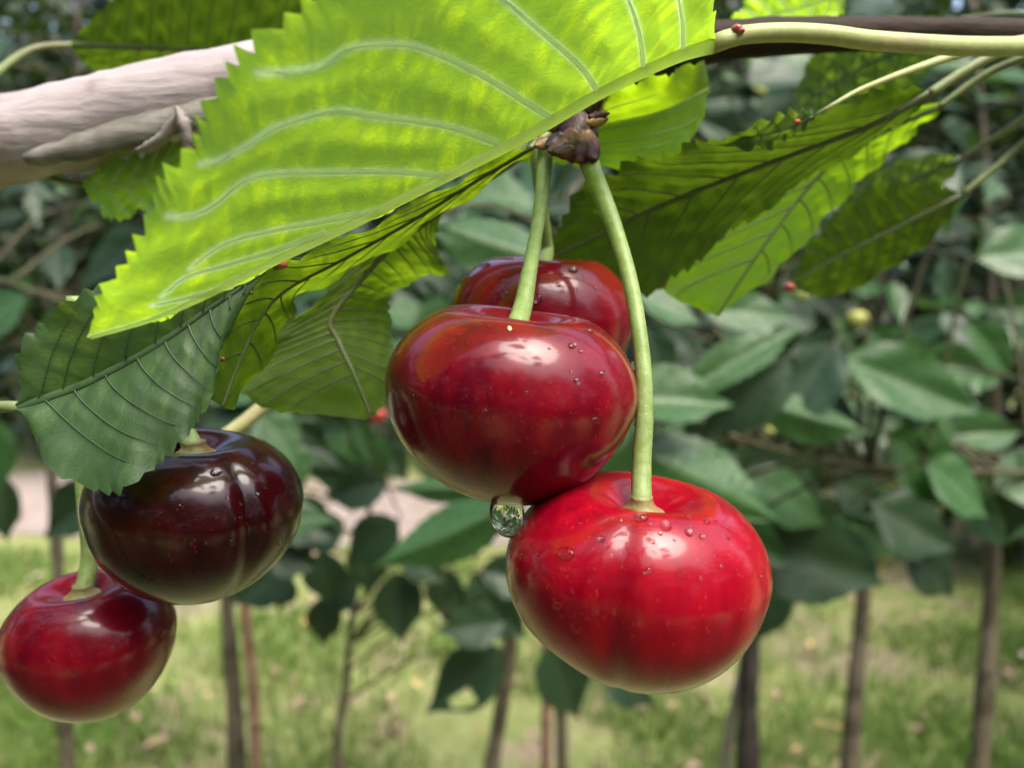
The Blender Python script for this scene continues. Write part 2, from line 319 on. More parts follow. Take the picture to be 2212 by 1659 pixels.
# ------------------------------------------------------------------ leaves of the background trees: shared shapes
def proto_leaf(seed, fold, droop, mat, hole=False):
    r = np.random.default_rng(seed); nu, nv = 22, 5
    u = np.linspace(0, 1, nu); half = .5*np.sin(math.pi*np.clip(u, 0, 1)**.85)**.8*(1-.18*u)
    q_ = np.clip((u-.55)/.45, 0, 1); half = half*(1-.62*q_*q_*(3-2*q_)); half[0] = .01; half[-1] = .0
    V = []; UV = []; VE = []
    for i in range(nu):
        for j in range(-nv, nv+1):
            v = j/nv; t = half[i]*(1+(.06 if (i % 2 and abs(j) == nv) else 0)); y = v*t
            z = fold*abs(y)*.9 - .25*fold*(abs(v)**2)*t - droop*(u[i]**2) + .018*math.sin(u[i]*16-abs(v)*5)*abs(v) + .03*math.sin(u[i]*5+seed)*v
            V.append((u[i], y, z)); UV.append((u[i]*8, y*8)); VE.append(max(0, 1-abs(v)*7))
    n2 = 2*nv+1
    F = [[i*n2+j, (i+1)*n2+j, (i+1)*n2+j+1, i*n2+j+1] for i in range(nu-1) for j in range(n2-1)
         if not (hole and 9 < i < 15 and nv+1 <= j < nv+4)]
    return mesh('leaf', V, F, mat, uv=UV, attrs={'vein': VE})
PROTO = {k: [proto_leaf(s, f, dr, M[k]) for s, f, dr in ((1, .35, .12), (2, .55, .2), (3, .2, .28), (4, .75, .08), (5, .45, -.06))] for k in ('leaf_back', 'leaf_back_dark')}
CONVEX = [proto_leaf(11, -.55, .12, M['leaf_back']), proto_leaf(12, -.75, .05, M['leaf_back'])]
HOLED = proto_leaf(9, .3, .1, M['leaf_back_dark'], True)
def leaf_matrix(Pb, Pt, n0, width):
    ax = Pt-Pb; L = np.linalg.norm(ax); x = ax/L; n = nrm(n0-x*np.dot(n0, x)); y = np.cross(n, x)
    m = np.eye(4); m[:3, 0] = x*L; m[:3, 1] = y*width; m[:3, 2] = n*L*.6; m[:3, 3] = Pb
    return Matrix(m.tolist()), y
HOSTS = []     # (thing, origin, polyline)
def host_tree(label, pts, r, mat, group='young cherry trees in the row behind', ground=True, name='cherry_sapling', cat='tree', part='trunk'):
    P = ats(pts)
    if ground:
        b0 = P[0].copy(); b0[2] = -.03; P = np.vstack([b0, P])
    P = spline(P, 40); org = P[0].copy()
    if ground: org[2] = 0
    t = thing(name, label, cat, org, group)
    R = np.interp(np.linspace(0, 1, len(P)), [0, .3, .55, 1], [r, r*.9, r*.5, r*.25])*(1+.06*RNG.normal(size=len(P)))
    tube(part, P, R, mat, t, org, 10, .03)
    HOSTS.append((t, org, P, R)); return t
S = host_tree
T1 = S('young cherry tree with straight grey brown trunk tied beside a reddish cane', [(516, 1700, 1.15), (505, 1500, 1.15), (490, 1300, 1.15), (478, 1000, 1.13), (520, 600, 1.1), (560, 200, 1.08)], .0150, M['trunk'])
T2 = S('slender young tree with a thin leaning dark stem and few low leaves', [(728, 1700, 1.0), (745, 1500, 1.0), (770, 1260, 1.0), (797, 1130, .99), (803, 900, .98), (840, 500, .95), (900, 60, .93)], .0072, M['trunk'])
T3 = S('young cherry tree with pale brown trunk leaning under the holed leaf', [(1060, 1700, 1.2), (1078, 1560, 1.2), (1102, 1390, 1.2), (1120, 1100, 1.18), (1140, 700, 1.15), (1180, 250, 1.12)], .0145, M['trunk'])
T4 = S('young tree with grey trunk close against a brown cane', [(1214, 1700, 1.25), (1210, 1500, 1.25), (1205, 1300, 1.25), (1220, 900, 1.22), (1300, 300, 1.2)], .0115, M['trunk'])
T5 = S('young cherry tree with the thickest and darkest trunk of the row', [(1612, 1700, 1.1), (1618, 1480, 1.1), (1632, 1250, 1.1), (1655, 900, 1.08), (1640, 500, 1.05), (1600, 100, 1.02)], .0178, M['trunk_dark'])
T6 = S('young tree with a knotty brown trunk standing next after the darkest trunk', [(1832, 1700, 1.2), (1845, 1520, 1.2), (1866, 1270, 1.2), (1890, 950, 1.18), (1900, 500, 1.15), (1880, 100, 1.1)], .0150, M['trunk'])
T7 = S('young tree standing behind the almost black cherry and the dark red one', [(150, 1700, 1.2), (130, 1300, 1.2), (110, 900, 1.18), (150, 400, 1.15), (170, 0, 1.1)], .015, M['trunk'])
T8 = S('young tree standing beyond the knotty trunk at the far row end', [(2110, 1700, 1.25), (2140, 1300, 1.25), (2150, 900, 1.2), (2130, 400, 1.18), (2100, 0, 1.15)], .016, M['trunk'])
BG = 'leafy cherry shoots behind the fruit'
B1 = S('leafy cherry shoot carrying pale wet leaves behind the long curved stalk', [(2700, 1000, .62), (2250, 1020, .55), (1900, 1010, .50), (1640, 960, .46), (1480, 900, .44), (1340, 830, .43)], .0035, M['twig'], BG, False, 'cherry_shoot', 'branch', 'stem')
B2 = S('leafy cherry shoot hanging straight down behind the middle cherry', [(1330, -250, .5), (1300, 100, .46), (1250, 420, .43), (1200, 700, .45), (1150, 1000, .48), (1120, 1110, .5)], .0032, M['twig'], BG, False, 'cherry_shoot', 'branch', 'stem')
B3 = S('leafy cherry shoot behind the dark cherry and the drooping leaf', [(-350, 500, .55), (100, 640, .52), (420, 760, .5), (600, 850, .5), (720, 900, .54)], .0032, M['twig'], BG, False, 'cherry_shoot', 'branch', 'stem')
UP = np.array([0, 0, 1.0])
def back_leaf(bx, by, tx, ty, wpx, d, cam_w=.55, up_w=.75, side=0.0, dd=0.0, dark=False, proto=None, host=None):
    Pb, Pt = at(bx, by, d), at(tx, ty, d+dd); n0 = -VIEW*cam_w + UP*up_w + RIGHT*side
    mat, y = leaf_matrix(Pb, Pt, n0, 1.0)
    pj = math.sqrt(np.dot(y, RIGHT)**2+np.dot(y, UPV)**2)
    wd = wpx*d/FPX/max(pj, .35)
    mat, y = leaf_matrix(Pb, Pt, n0, wd)
    if host is None:
        best = None
        for h in HOSTS:
            dist = np.linalg.norm(h[2]-Pb, axis=1); k = int(dist.argmin())
            if best is None or dist[k] < best[0]: best = (dist[k], h, k)
    else:
        dist = np.linalg.norm(host[2]-Pb, axis=1); k = int(dist.argmin()); best = (dist[k], host, k)
    _, (t, org, P, R), k = best
    me = proto or PROTO['leaf_back_dark' if dark else 'leaf_back'][random.randrange(5)]
    o = obj('leaf', me, t); o.matrix_parent_inverse = Matrix.Identity(4)
    o.matrix_basis = Matrix.Translation(-Vector(org)) @ mat
    k2 = max(0, k-3) if P[k, 2] > Pb[2] else k
    mid = (Pb+P[k2])/2 + UP*.12*np.linalg.norm(Pb-P[k2])
    Q = spline(np.array([P[k2], mid, Pb + nrm(Pb-Pt)*.004, Pb + nrm(Pt-Pb)*.004]), 12)
    tube('twig', Q, np.linspace(min(.0022, .0009+.01*np.linalg.norm(Pb-P[k2])), .0008, 12), M['twig'], t, org, 5)
    return o
BL = [ # base, tip, width, depth, kwargs
 (1215, 575, 885, 452, 150, .35, dict(cam_w=.75, up_w=.68, side=.15)), (1165, 455, 930, 372, 95, .42, dict(cam_w=.65, up_w=.75, side=.1)),
 (1190, 540, 975, 550, 42, .37, dict(cam_w=.9, up_w=.3)), (1105, 1090, 798, 1228, 130, .45, dict(cam_w=.75, up_w=.68, side=.1)),
 (1075, 1055, 828, 1052, 62, .50, dict(cam_w=.65, up_w=.75, side=.1)), (1330, 868, 1592, 868, 130, .36, dict(cam_w=.75, up_w=.68, side=.1)),
 (1475, 845, 1750, 690, 92, .40, dict(cam_w=.8, up_w=.5)), (1640, 868, 1895, 938, 105, .46, dict(cam_w=.6, up_w=.7)),
 (1375, 965, 1705, 1128, 195, .36, dict(cam_w=.75, up_w=.68, side=.15)), (1590, 1150, 1925, 1265, 210, .62, dict(cam_w=.95, up_w=.2, dark=True)),
 (1410, 910, 1255, 1030, 120, .40, dict(cam_w=.7, up_w=.7, side=.1)), (1690, 1220, 1600, 1405, 114, .85, dict(cam_w=.9, up_w=.2, dark=True)),
 (1090, 1405, 912, 1545, 126, .95, dict(cam_w=.8, up_w=.5, dark=True, proto=HOLED)), (1185, 1395, 1255, 1560, 126, .95, dict(cam_w=.8, up_w=.5, dark=True)),
 (1300, 1445, 1425, 1522, 90, .95, dict(cam_w=.8, up_w=.6, dark=True)), (1095, 1340, 942, 1365, 96, .92, dict(cam_w=.9, up_w=.4, dark=True)),
 (965, 1228, 958, 1348, 90, 1.0, dict(cam_w=.8, up_w=.5, dark=True)), (855, 1235, 868, 1392, 114, .92, dict(cam_w=.7, up_w=.6, dark=True)),
 (712, 1285, 690, 1402, 84, .95, dict(cam_w=.8, up_w=.5, dark=True)), (695, 1190, 712, 1312, 102, .92, dict(cam_w=.7, up_w=.6, dark=True)),
 (645, 1215, 490, 1305, 114, .85, dict(cam_w=.8, up_w=.5, dark=True)), (600, 1100, 735, 1165, 108, .8, dict(cam_w=.8, up_w=.4, dark=True)),
 (585, 1180, 690, 1230, 96, .8, dict(cam_w=.8, up_w=.4, dark=True)), (860, 1125, 742, 1220, 114, .75, dict(cam_w=.9, up_w=.3, dark=True)),
 (840, 1040, 688, 1072, 102, .72, dict(cam_w=.9, up_w=.3, dark=True)), (700, 895, 722, 1082, 126, .7, dict(cam_w=.8, up_w=.45, dark=True)),
 (610, 955, 655, 1065, 80, .5, dict(cam_w=.7, up_w=.72, side=.15)), (722, 895, 775, 1005, 85, .56, dict(cam_w=.65, up_w=.75, side=.1)),
 (772, 905, 803, 1005, 50, .56, dict(cam_w=.8, up_w=.5)), (590, 858, 425, 935, 102, .42, dict(cam_w=.8, up_w=.5, dark=True)),
 (560, 890, 645, 1000, 95, .46, dict(cam_w=.7, up_w=.72, side=.15)), (810, 520, 610, 655, 120, .32, dict(cam_w=.7, up_w=.72, side=.15)),
 (905, 690, 818, 668, 75, .42, dict(cam_w=.7, up_w=.72, side=.15)), (830, 735, 905, 830, 70, .5, dict(cam_w=.75, up_w=.68, side=.15)),
 (565, 848, 448, 872, 55, .42, dict(cam_w=.6, up_w=.7)), (1375, 640, 1515, 705, 80, .5, dict(cam_w=.6, up_w=.7)),
 (1800, 690, 1840, 765, 55, .9, dict(cam_w=.7, up_w=.72, side=.15)), (1680, 760, 1720, 830, 60, .9, dict(cam_w=.7, up_w=.72, side=.15)),
 (1700, 940, 1800, 1000, 108, .9, dict(cam_w=.8, up_w=.4, dark=True)), (1620, 990, 1780, 1090, 132, .8, dict(cam_w=.9, up_w=.2, dark=True)),
 (1750, 1020, 1650, 1130, 120, .9, dict(cam_w=.9, up_w=.2, dark=True)), (1300, 320, 1180, 420, 108, .5, dict(cam_w=.9, up_w=.2, dark=True)),
 (900, 560, 1010, 640, 108, .6, dict(cam_w=.9, up_w=.2, dark=True)), (850, 620, 980, 700, 96, .6, dict(cam_w=.9, up_w=.2, dark=True)),
 (1020, 1240, 1090, 1330, 96, 1.0, dict(cam_w=.9, up_w=.2, dark=True)), (930, 1180, 870, 1260, 96, 1.0, dict(cam_w=.9, up_w=.2, dark=True)),
 (1700, 1100, 1860, 1190, 144, .75, dict(cam_w=.9, up_w=.2, dark=True)), (1880, 1090, 2060, 1190, 156, .7, dict(cam_w=.8, up_w=.4, dark=True)), (1960, 1180, 2080, 1290, 132, .8, dict(cam_w=.8, up_w=.4, dark=True)), (1780, 1160, 1900, 1270, 132, .85, dict(cam_w=.8, up_w=.4, dark=True)),
 (1040, 1230, 1180, 1260, 96, .95, dict(cam_w=.9, up_w=.2, dark=True)), (2000, 1000, 2150, 1120, 130, .5, dict(cam_w=.75, up_w=.68, side=.15)),
 (2050, 980, 1960, 860, 110, .52, dict(cam_w=.75, up_w=.68, side=.15)), (2150, 1060, 2330, 1010, 120, .55, dict(cam_w=.75, up_w=.68, side=.15)),
 (200, 660, 80, 800, 130, .52, dict(cam_w=.75, up_w=.68, side=.15)), (60, 640, -90, 720, 130, .52, dict(cam_w=.75, up_w=.68, side=.15)), (240, 690, 330, 600, 110, .55, dict(cam_w=.6, up_w=.7)),
 (1560, 160, 1640, 240, 60, .9, dict(cam_w=.7, up_w=.72, side=.15)), (1600, 130, 1700, 150, 50, .9, dict(cam_w=.7, up_w=.72, side=.15)), (1690, 170, 1640, 250, 55, 1.0, dict(cam_w=.7, up_w=.5))]
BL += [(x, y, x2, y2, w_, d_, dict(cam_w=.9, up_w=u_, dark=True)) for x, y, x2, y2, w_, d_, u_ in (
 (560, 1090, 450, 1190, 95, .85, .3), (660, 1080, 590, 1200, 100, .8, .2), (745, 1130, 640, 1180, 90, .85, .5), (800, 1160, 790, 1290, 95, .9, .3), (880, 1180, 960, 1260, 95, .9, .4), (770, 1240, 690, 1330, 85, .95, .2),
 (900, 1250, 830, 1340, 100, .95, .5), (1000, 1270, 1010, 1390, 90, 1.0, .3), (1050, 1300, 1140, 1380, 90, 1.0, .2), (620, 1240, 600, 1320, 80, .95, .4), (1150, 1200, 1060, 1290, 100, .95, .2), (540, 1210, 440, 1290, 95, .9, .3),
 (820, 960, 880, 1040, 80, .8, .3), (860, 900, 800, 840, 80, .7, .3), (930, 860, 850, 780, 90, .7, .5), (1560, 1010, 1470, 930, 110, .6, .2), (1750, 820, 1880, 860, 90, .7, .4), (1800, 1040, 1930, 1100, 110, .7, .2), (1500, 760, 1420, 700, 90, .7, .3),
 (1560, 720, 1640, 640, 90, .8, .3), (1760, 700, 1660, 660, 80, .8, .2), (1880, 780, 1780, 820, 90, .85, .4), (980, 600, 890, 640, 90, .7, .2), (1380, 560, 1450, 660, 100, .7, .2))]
_rg = random.Random(5)
for (x0, x1, y0, y1, n_, da, db) in ((1400, 1930, 640, 1190, 34, .42, .8), (820, 1000, 620, 1180, 9, .5, .8), (1420, 1900, 130, 620, 16, .6, 1.0), (1950, 2250, 300, 1200, 18, .45, .9), (-60, 300, 850, 1150, 8, .6, .9), (-60, 330, 150, 600, 8, .6, .9), (480, 660, 880, 1150, 6, .6, .8)):
    for _ in range(n_):
        x, y, a_ = _rg.uniform(x0, x1), _rg.uniform(y0, y1), _rg.uniform(-.3, 2.6); d_ = _rg.uniform(da, db); L_ = _rg.uniform(.065, .10)*FPX/d_
        if y+L_*math.sin(a_) > 1270: continue
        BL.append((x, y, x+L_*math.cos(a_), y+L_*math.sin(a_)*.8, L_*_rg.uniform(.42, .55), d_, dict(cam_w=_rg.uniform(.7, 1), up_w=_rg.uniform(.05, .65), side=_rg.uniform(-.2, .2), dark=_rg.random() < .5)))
for k in (0, 3, 4, 7, 8, 10): BL[k][6].update(cam_w=.95, up_w=.32, side=.05, proto=CONVEX[k % 2])
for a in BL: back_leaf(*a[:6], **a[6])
# more leaves along the upper trunks
for hi, h in enumerate(HOSTS[:8]):
    P = h[2]; n = 95
    for i in range(n):
        k = random.randrange(14, len(P)); p = P[k]
        if p[2] < .93: continue
        a = random.random()*2*math.pi; rr = .05+.13*random.random()
        Pb = p + np.array([math.cos(a)*rr, math.sin(a)*rr*.8, .02*random.random()])
        ln = .06+.035*random.random(); e = random.uniform(-.9, .15)
        Pt = Pb + ln*np.array([math.cos(a)*math.cos(e), math.sin(a)*math.cos(e), math.sin(e)])
        q = RM.T @ (Pb-CO); d = -q[2]; bx, by = CX+q[0]/d*FPX, CY-q[1]/d*FPX
        q = RM.T @ (Pt-CO); d2 = -q[2]; tx, ty = CX+q[0]/d2*FPX, CY-q[1]/d2*FPX
        if ty > 1270 or by > 1240: continue
        if 630 < tx < 850 and 1060 < ty < 1240: continue
        back_leaf(bx, by, tx, ty, .042*FPX/d*random.uniform(.8, 1.2), d, cam_w=random.uniform(.2, .9), up_w=random.uniform(.3, .9), side=random.uniform(-.4, .4), dd=d2-d, dark=random.random() < .7, host=h)
# canes
def cane(label, pts, r, mat):
    P = ats(pts); b0 = P[0].copy(); b0[2] = -.03; P = spline(np.vstack([b0, P]), 30); org = P[0].copy(); org[2] = 0
    t = thing('support_cane', label, 'cane', org, 'canes supporting the saplings')
    tube('pole', P, r, mat, t, org, 10, .02)
    for f in (9, 17, 25): tube('joint', P[f-1:f+2]*.3+P[f]*.7, r*1.12, mat, t, org, 10)
cane('reddish brown cane standing right beside the straight grey brown trunk', [(556, 1700, 1.12), (548, 1520, 1.12), (530, 1310, 1.12), (512, 1050, 1.12)], .0078, M['cane'])
cane('brown cane pressed against the grey trunk below the shiny drooping leaf', [(1178, 1700, 1.23), (1180, 1500, 1.23), (1178, 1300, 1.23), (1176, 1150, 1.23)], .0080, M['cane'])
cane('short pale grey cane leaning at the foot of the darkest trunk', [(1562, 1700, 1.14), (1574, 1590, 1.13), (1596, 1480, 1.12), (1616, 1380, 1.118)], .0068, M['cane_pale'])
# far hedge trees
def far_tree(x, y, hgt, rx, n, seed, label, group='trees of the hedge beyond the path'):
    r = np.random.default_rng(seed); t = thing('hedge_tree', label, 'tree', (x, y, 0), group)
    P = spline(np.array([[0, 0, -.03], [.03, .02, hgt*.4], [-.04, 0, hgt*.85]]), 16); tube('trunk', P, np.linspace(.05, .015, 16), M['trunk_dark'], t, (0, 0, 0), 8, .05)
    for k in range(9):
        z = hgt*(.12+.75*k/9); a = k*2.4; q = np.array([math.cos(a), math.sin(a)*.7, .5])*rx*.8
        b0 = np.array([0, 0, z]); tube('limb', spline(np.array([b0, b0+q*.5+[0, 0, .05], b0+q]), 8), np.linspace(.018, .005, 8), M['trunk_dark'], t, (0, 0, 0), 6)
    m = n; u = r.normal(size=(m, 3)); u = nrm(u)*(.35+.65*r.random((m, 1))**.5)
    z = .05+hgt*(.5+.5*u[:, 2]); c = np.stack([u[:, 0]*rx, u[:, 1]*rx*.8, z], 1)
    c[:, :2] += .08*r.normal(size=(m, 2))
    ax = nrm(r.normal(size=(m, 3))*[1, 1, .6]-[0, 0, .35]); nn = nrm(r.normal(size=(m, 3))*.7+[0, -.3, .7]); sd_ = nrm(np.cross(ax, nn)); nn = np.cross(sd_, ax)
    L = (.045+.05*r.random((m, 1))); W = L*.42
    Vv = np.stack([c, c+ax*L*.35+sd_*W*.8+nn*L*.12, c+ax*L*.75+sd_*W*.6+nn*L*.08, c+ax*L*1.1-nn*L*.1, c+ax*L*.75-sd_*W*.6+nn*L*.08, c+ax*L*.35-sd_*W*.8+nn*L*.12, c+ax*L*.55], 1).reshape(-1, 3)
    k = np.arange(m)[:, None]*7
    Ff = np.concatenate([k+[0, 1, 6], k+[1, 2, 6], k+[2, 3, 6], k+[3, 4, 6], k+[4, 5, 6], k+[5, 0, 6]]).tolist()
    uv = np.tile(np.array([[0, 0], [2, 1], [5, 1], [8, 0], [5, -1], [2, -1], [4, 0]], float), (m, 1))+np.repeat(r.random((m, 2))*50, 7, 0)
    o = obj('crown', mesh('crown', Vv, Ff, M['hedge'], uv=uv, attrs={'vein': np.zeros(m*7)}), t); o['kind'] = 'stuff'
for i, x in enumerate(np.linspace(-3.0, 3.1, 7)):
    far_tree(x, 4.25+.25*math.sin(i*2.1), 2.7+.25*math.cos(i*1.7), .75, 5200, 30+i, 'dense dark leafy hedge tree on the far side of the path')
for i, x in enumerate(np.linspace(-4.6, 4.6, 7)):
    far_tree(x, 6.2+.2*math.sin(i*3.3), 3.6, 1.1, 3600, 50+i, 'tall dark tree standing behind the hedge trees')
for i, (x, y) in enumerate(((.95, 2.75), (1.75, 2.55), (2.5, 2.6), (.25, 3.75), (-2.2, 3.75))):
    far_tree(x, y, 2.2+.2*(i % 2), .5, 2600, 80+i, 'low bushy dark tree standing just in front of the hedge trees')

for i, (x, y, hh, rx) in enumerate(((-2.1, -1.7, 2.5, .8), (-.9, -1.5, 2.7, .8), (.35, -1.6, 2.5, .8), (1.6, -1.5, 2.6, .8), (-1.75, -.2, 2.3, .75), (-1.9, 1.2, 2.2, .7), (1.9, -.2, 2.3, .75), (2.1, 1.2, 2.3, .7))):
    far_tree(x, y, hh, rx, 3000, 120+i, 'leafy orchard tree standing around the photographed cherry tree', 'orchard trees around the near tree')
def crown_tree(label, base, clumps, seed):
    r = np.random.default_rng(seed); t = thing('cherry_tree', label, 'tree', base); base = np.array(base, float)
    P = spline(np.array([base-[0, 0, .03], base+[.03, 0, .6], base+[.0, -.03, 1.2], base+[.1, -.2, 1.9]]), 24)-base; tube('trunk', P, np.linspace(.045, .025, 24), M['trunk'], t, (0, 0, 0), 14, .03)
    Vs = []; m_all = 0
    for (x, y, z, rad, m) in clumps:
        c0 = np.array([x, y, z])-base; k = int(np.argmin(np.linalg.norm(P-c0, axis=1))); k = max(10, k-4)
        tube('limb', spline(np.array([P[k], (P[k]+c0)/2+[0, 0, .08], c0]), 10), np.linspace(.014, .004, 10), M['trunk'], t, (0, 0, 0), 7)
        u = nrm(r.normal(size=(m, 3)))*r.random((m, 1))**.4*rad*[1, 1, .6]; c = c0+u
        ax = nrm(nrm(u)+r.normal(size=(m, 3))*.5-[0, 0, .5]); nn = nrm(r.normal(size=(m, 3))*.5+[0, 0, 1]); sd_ = nrm(np.cross(ax, nn)); nn = np.cross(sd_, ax); L = .07+.04*r.random((m, 1)); W = L*.45
        Vs.append(np.stack([c, c+ax*L*.35+sd_*W*.8+nn*L*.12, c+ax*L*.75+sd_*W*.6+nn*L*.08, c+ax*L*1.1-nn*L*.1, c+ax*L*.75-sd_*W*.6+nn*L*.08, c+ax*L*.35-sd_*W*.8+nn*L*.12, c+ax*L*.55], 1).reshape(-1, 3)); m_all += m
    k = np.arange(m_all)[:, None]*7
    Ff = np.concatenate([k+[0, 1, 6], k+[1, 2, 6], k+[2, 3, 6], k+[3, 4, 6], k+[4, 5, 6], k+[5, 0, 6]]).tolist(); uv = np.tile(np.array([[0, 0], [2, 1], [5, 1], [8, 0], [5, -1], [2, -1], [4, 0]], float), (m_all, 1))+np.repeat(r.random((m_all, 2))*50, 7, 0)
    o = obj('crown', mesh('crown', np.vstack(Vs), Ff, M['hedge'], uv=uv, attrs={'vein': np.zeros(m_all*7)}), t); o['kind'] = 'stuff'
crown_tree('cherry tree whose limb and fruit fill the picture, its unseen crown above with leaf clumps added to break up the sunlight', (-.75, -.25, 0),
  [(-.5, -.55, 1.7, .36, 170), (-.1, -.95, 1.65, .34, 170), (.45, -1.0, 1.45, .36, 180), (-.75, .05, 1.55, .32, 120), (.05, .25, 2.1, .26, 60), (.16, -.10, 1.56, .13, 5), (.05, -.2, 1.6, .1, 3), (.0, -1.0, 1.2, .40, 190), (-.6, -.9, 1.2, .40, 190), (.65, -.9, 1.1, .40, 190), (.95, -.2, 1.3, .36, 160), (1.0, -.5, 1.1, .4, 180), (-.95, -.4, 1.15, .4, 180)], 77)  # out of view; the sparse clumps are added to break up the sun highlight
# ------------------------------------------------------------------ near leaves
def near_leaf(label, mid, A, B, mat, vmat, mmat, viewside, teeth=26, tooth=.0011, veins=None, nveins=8, sweep=.22, mid_r=(.0007, .0002), vein_r=(.00035, .0001), puff=.0007,
              pet=None, pet_r=.0008, pmat=None, glands=(), bulge=0.0, nu=300, nv=30, group='leaves hanging around the fruit', seed=1, name='cherry_leaf', edge_noise=.4, cross=0):
    r = np.random.default_rng(seed); Pm, Pa, Pb = spline(ats(mid), nu, False), spline(ats(A), nu, False), spline(ats(B), nu, False)
    org = Pm[0].copy(); u = np.linspace(0, 1, nu)
    def saw(ph):
        x = u*teeth+ph+.25*np.sin(u*teeth*1.7+ph); f = x-np.floor(x); big = .6+.4*np.sin(np.floor(x)*2.3+ph*9)**2
        s = np.where(f < .72, f/.72, (1-f)/.28)
        return s*big*np.clip(u*12, 0, 1)*np.clip((1-u)*10, .15, 1)
    Sa, Sb = saw(.1+seed), saw(.6+seed)
    vs = np.linspace(-1, 1, 2*nv+1); sgn = np.sign(vs); av = np.abs(vs); av = 1-(1-av)**1.25
    def surf(uu, v):
        """point on the undeformed blade"""
        m = np.stack([np.interp(uu, u, Pm[:, c]) for c in range(3)], -1); e = Pa if v >= 0 else Pb
        e = np.stack([np.interp(uu, u, e[:, c]) for c in range(3)], -1); return m+(e-m)*abs(v)
    V = np.zeros((nu, 2*nv+1, 3)); UV = np.zeros((nu, 2*nv+1, 2)); s = np.r_[0, np.cumsum(np.linalg.norm(np.diff(Pm, axis=0), axis=1))]
    for j, v in enumerate(vs):
        E = Pa if v >= 0 else Pb; wv = np.linalg.norm(E-Pm, axis=1); a = av[j]
        sm = np.clip((a-.82)/.18, 0, 1)**1.3
        k = a + np.where(wv > 1e-5, (Sa if v >= 0 else Sb)*tooth/np.maximum(wv, .002)*sm, 0)
        V[:, j] = Pm+(E-Pm)*k[:, None]; UV[:, j, 0] = s*100+.45*100*a*wv; UV[:, j, 1] = (a*wv*100+.3)*(1 if v >= 0 else -1)
    # veins as polylines on the undeformed blade
    du = np.gradient(V, axis=0); dv = np.gradient(V, axis=1); N = nrm(np.cross(du, dv)); N = np.where(np.sum(N*(V-CO), -1, keepdims=True) > 0, -N, N)   # towards the viewer
    if bulge: V += N*bulge*((av*(1-av))*4)[None, :, None]
    polys = []
    i, j = np.meshgrid(np.arange(nu-1), np.arange(2*nv), indexing='ij'); n2 = 2*nv+1
    F = np.stack([i*n2+j, (i+1)*n2+j, (i+1)*n2+j+1, i*n2+j+1], -1).reshape(-1, 4)
    bvh = BVHTree.FromPolygons(V.reshape(-1, 3).tolist(), F.tolist())
    def hit(x, y):
        d = nrm(at(x, y, 1.0)-CO); h = bvh.ray_cast(Vector(CO), Vector(d)); return None if h[0] is None else np.array(h[0])
    if veins:
        for vp in veins:
            vp = spline(np.array([(x, y, 0) for x, y in vp], float), 40)
            q = [hit(x, y) for x, y, _ in vp]; q = [p for p in q if p is not None]
            if len(q) > 4: polys.append(np.array(q))
    for sd_ in ((1, -1) if not veins else ()):
        for n in range(nveins):
            u0 = .05+.82*n/nveins+(.03 if sd_ > 0 else 0); t = np.linspace(0.02, .97, 22)
            polys.append(np.array([surf(min(.985, u0+sweep*(x**1.35)*(1-u0*.75)), sd_*x) for x in t]))
            if bulge:
                q = [bvh.find_nearest(Vector(p))[0] for p in polys[-1]]; polys[-1] = np.array([np.array(p) for p in q])
    fine = []
    if cross:
        for k in range(cross):
            q = polys[k % len(polys)]; i0 = int(len(q)*(.12+.8*r.random())); p0 = q[i0]; dirv = nrm(q[min(i0+2, len(q)-1)]-q[i0-1]); nn = nrm(CO-p0); sd_ = np.cross(nn, dirv)*(1 if r.random() < .5 else -1)
            L = .004+.004*r.random(); pts = []
            for t_ in np.linspace(0, 1, 9):
                p = p0+sd_*L*t_+dirv*L*(.25*t_+.10*math.sin(t_*5+k)); h = bvh.ray_cast(Vector(CO), Vector(nrm(p-CO)))
                if h[0] is None: break
                pts.append(np.array(h[0]))
            if len(pts) > 5: fine.append(np.array(pts))
    lines = np.vstack([spline(q, max(20, int(np.linalg.norm(np.diff(q, axis=0), axis=1).sum()/.00012))) for q in [Pm[::4]]+polys]); Vf = V.reshape(-1, 3); dm = np.full(len(Vf), 9.0)
    kd = KDTree(len(lines))
    for k, p in enumerate(lines): kd.insert(Vector(p), k)
    kd.balance(); dm = np.array([kd.find(Vector(p))[2] for p in Vf])
    dm = dm.reshape(nu, -1)
    pf = puff*(1-np.exp(-(dm/.0028)**2))
    wob = .35*puff*np.sin(UV[..., 0]*8.3+2*np.sin(UV[..., 1]*4))*np.sin(UV[..., 1]*9.1+UV[..., 0]*3)*np.clip(dm/.002, 0, 1)
    edge_w = edge_noise*.0012*np.sin(u*37+seed)[:, None]*(np.abs(vs)**3)[None, :]
    V = V - viewside*N*(pf+wob)[..., None] + N*edge_w[..., None]
    t = thing(name, label, 'leaf', org, group)
    blade = obj('blade', mesh('blade', V.reshape(-1, 3)-org, F, mat, uv=UV.reshape(-1, 2), attrs={'vein': np.exp(-(dm/(vein_r[0]*.95))**2).ravel()}), t)
    rib('midrib', Pm[::3], np.linspace(mid_r[0], mid_r[1], len(Pm[::3])), N[::3, nv], mmat, t, org, 9)
    for q in polys:
        q = q[::2] if len(q) > 25 else q
        if viewside < 0: q = q[:-3]+nrm(CO-q[:-3])*.00022
        rib('side_vein', q, np.linspace(vein_r[0], vein_r[1], len(q)), nrm(CO-q)*.3+N[nu//2, nv], vmat, t, org)
    for q in fine: rib('fine_vein', q, np.linspace(vein_r[0]*.36, vein_r[0]*.12, len(q)), nrm(CO-q)*.3+N[nu//2, nv], vmat, t, org, 5)
    if pet:
        Q = spline(np.vstack([Pm[2:3], ats(pet)]), 30); tube('petiole', Q, np.linspace(mid_r[0], pet_r, 30), pmat or mmat, t, org, 12)
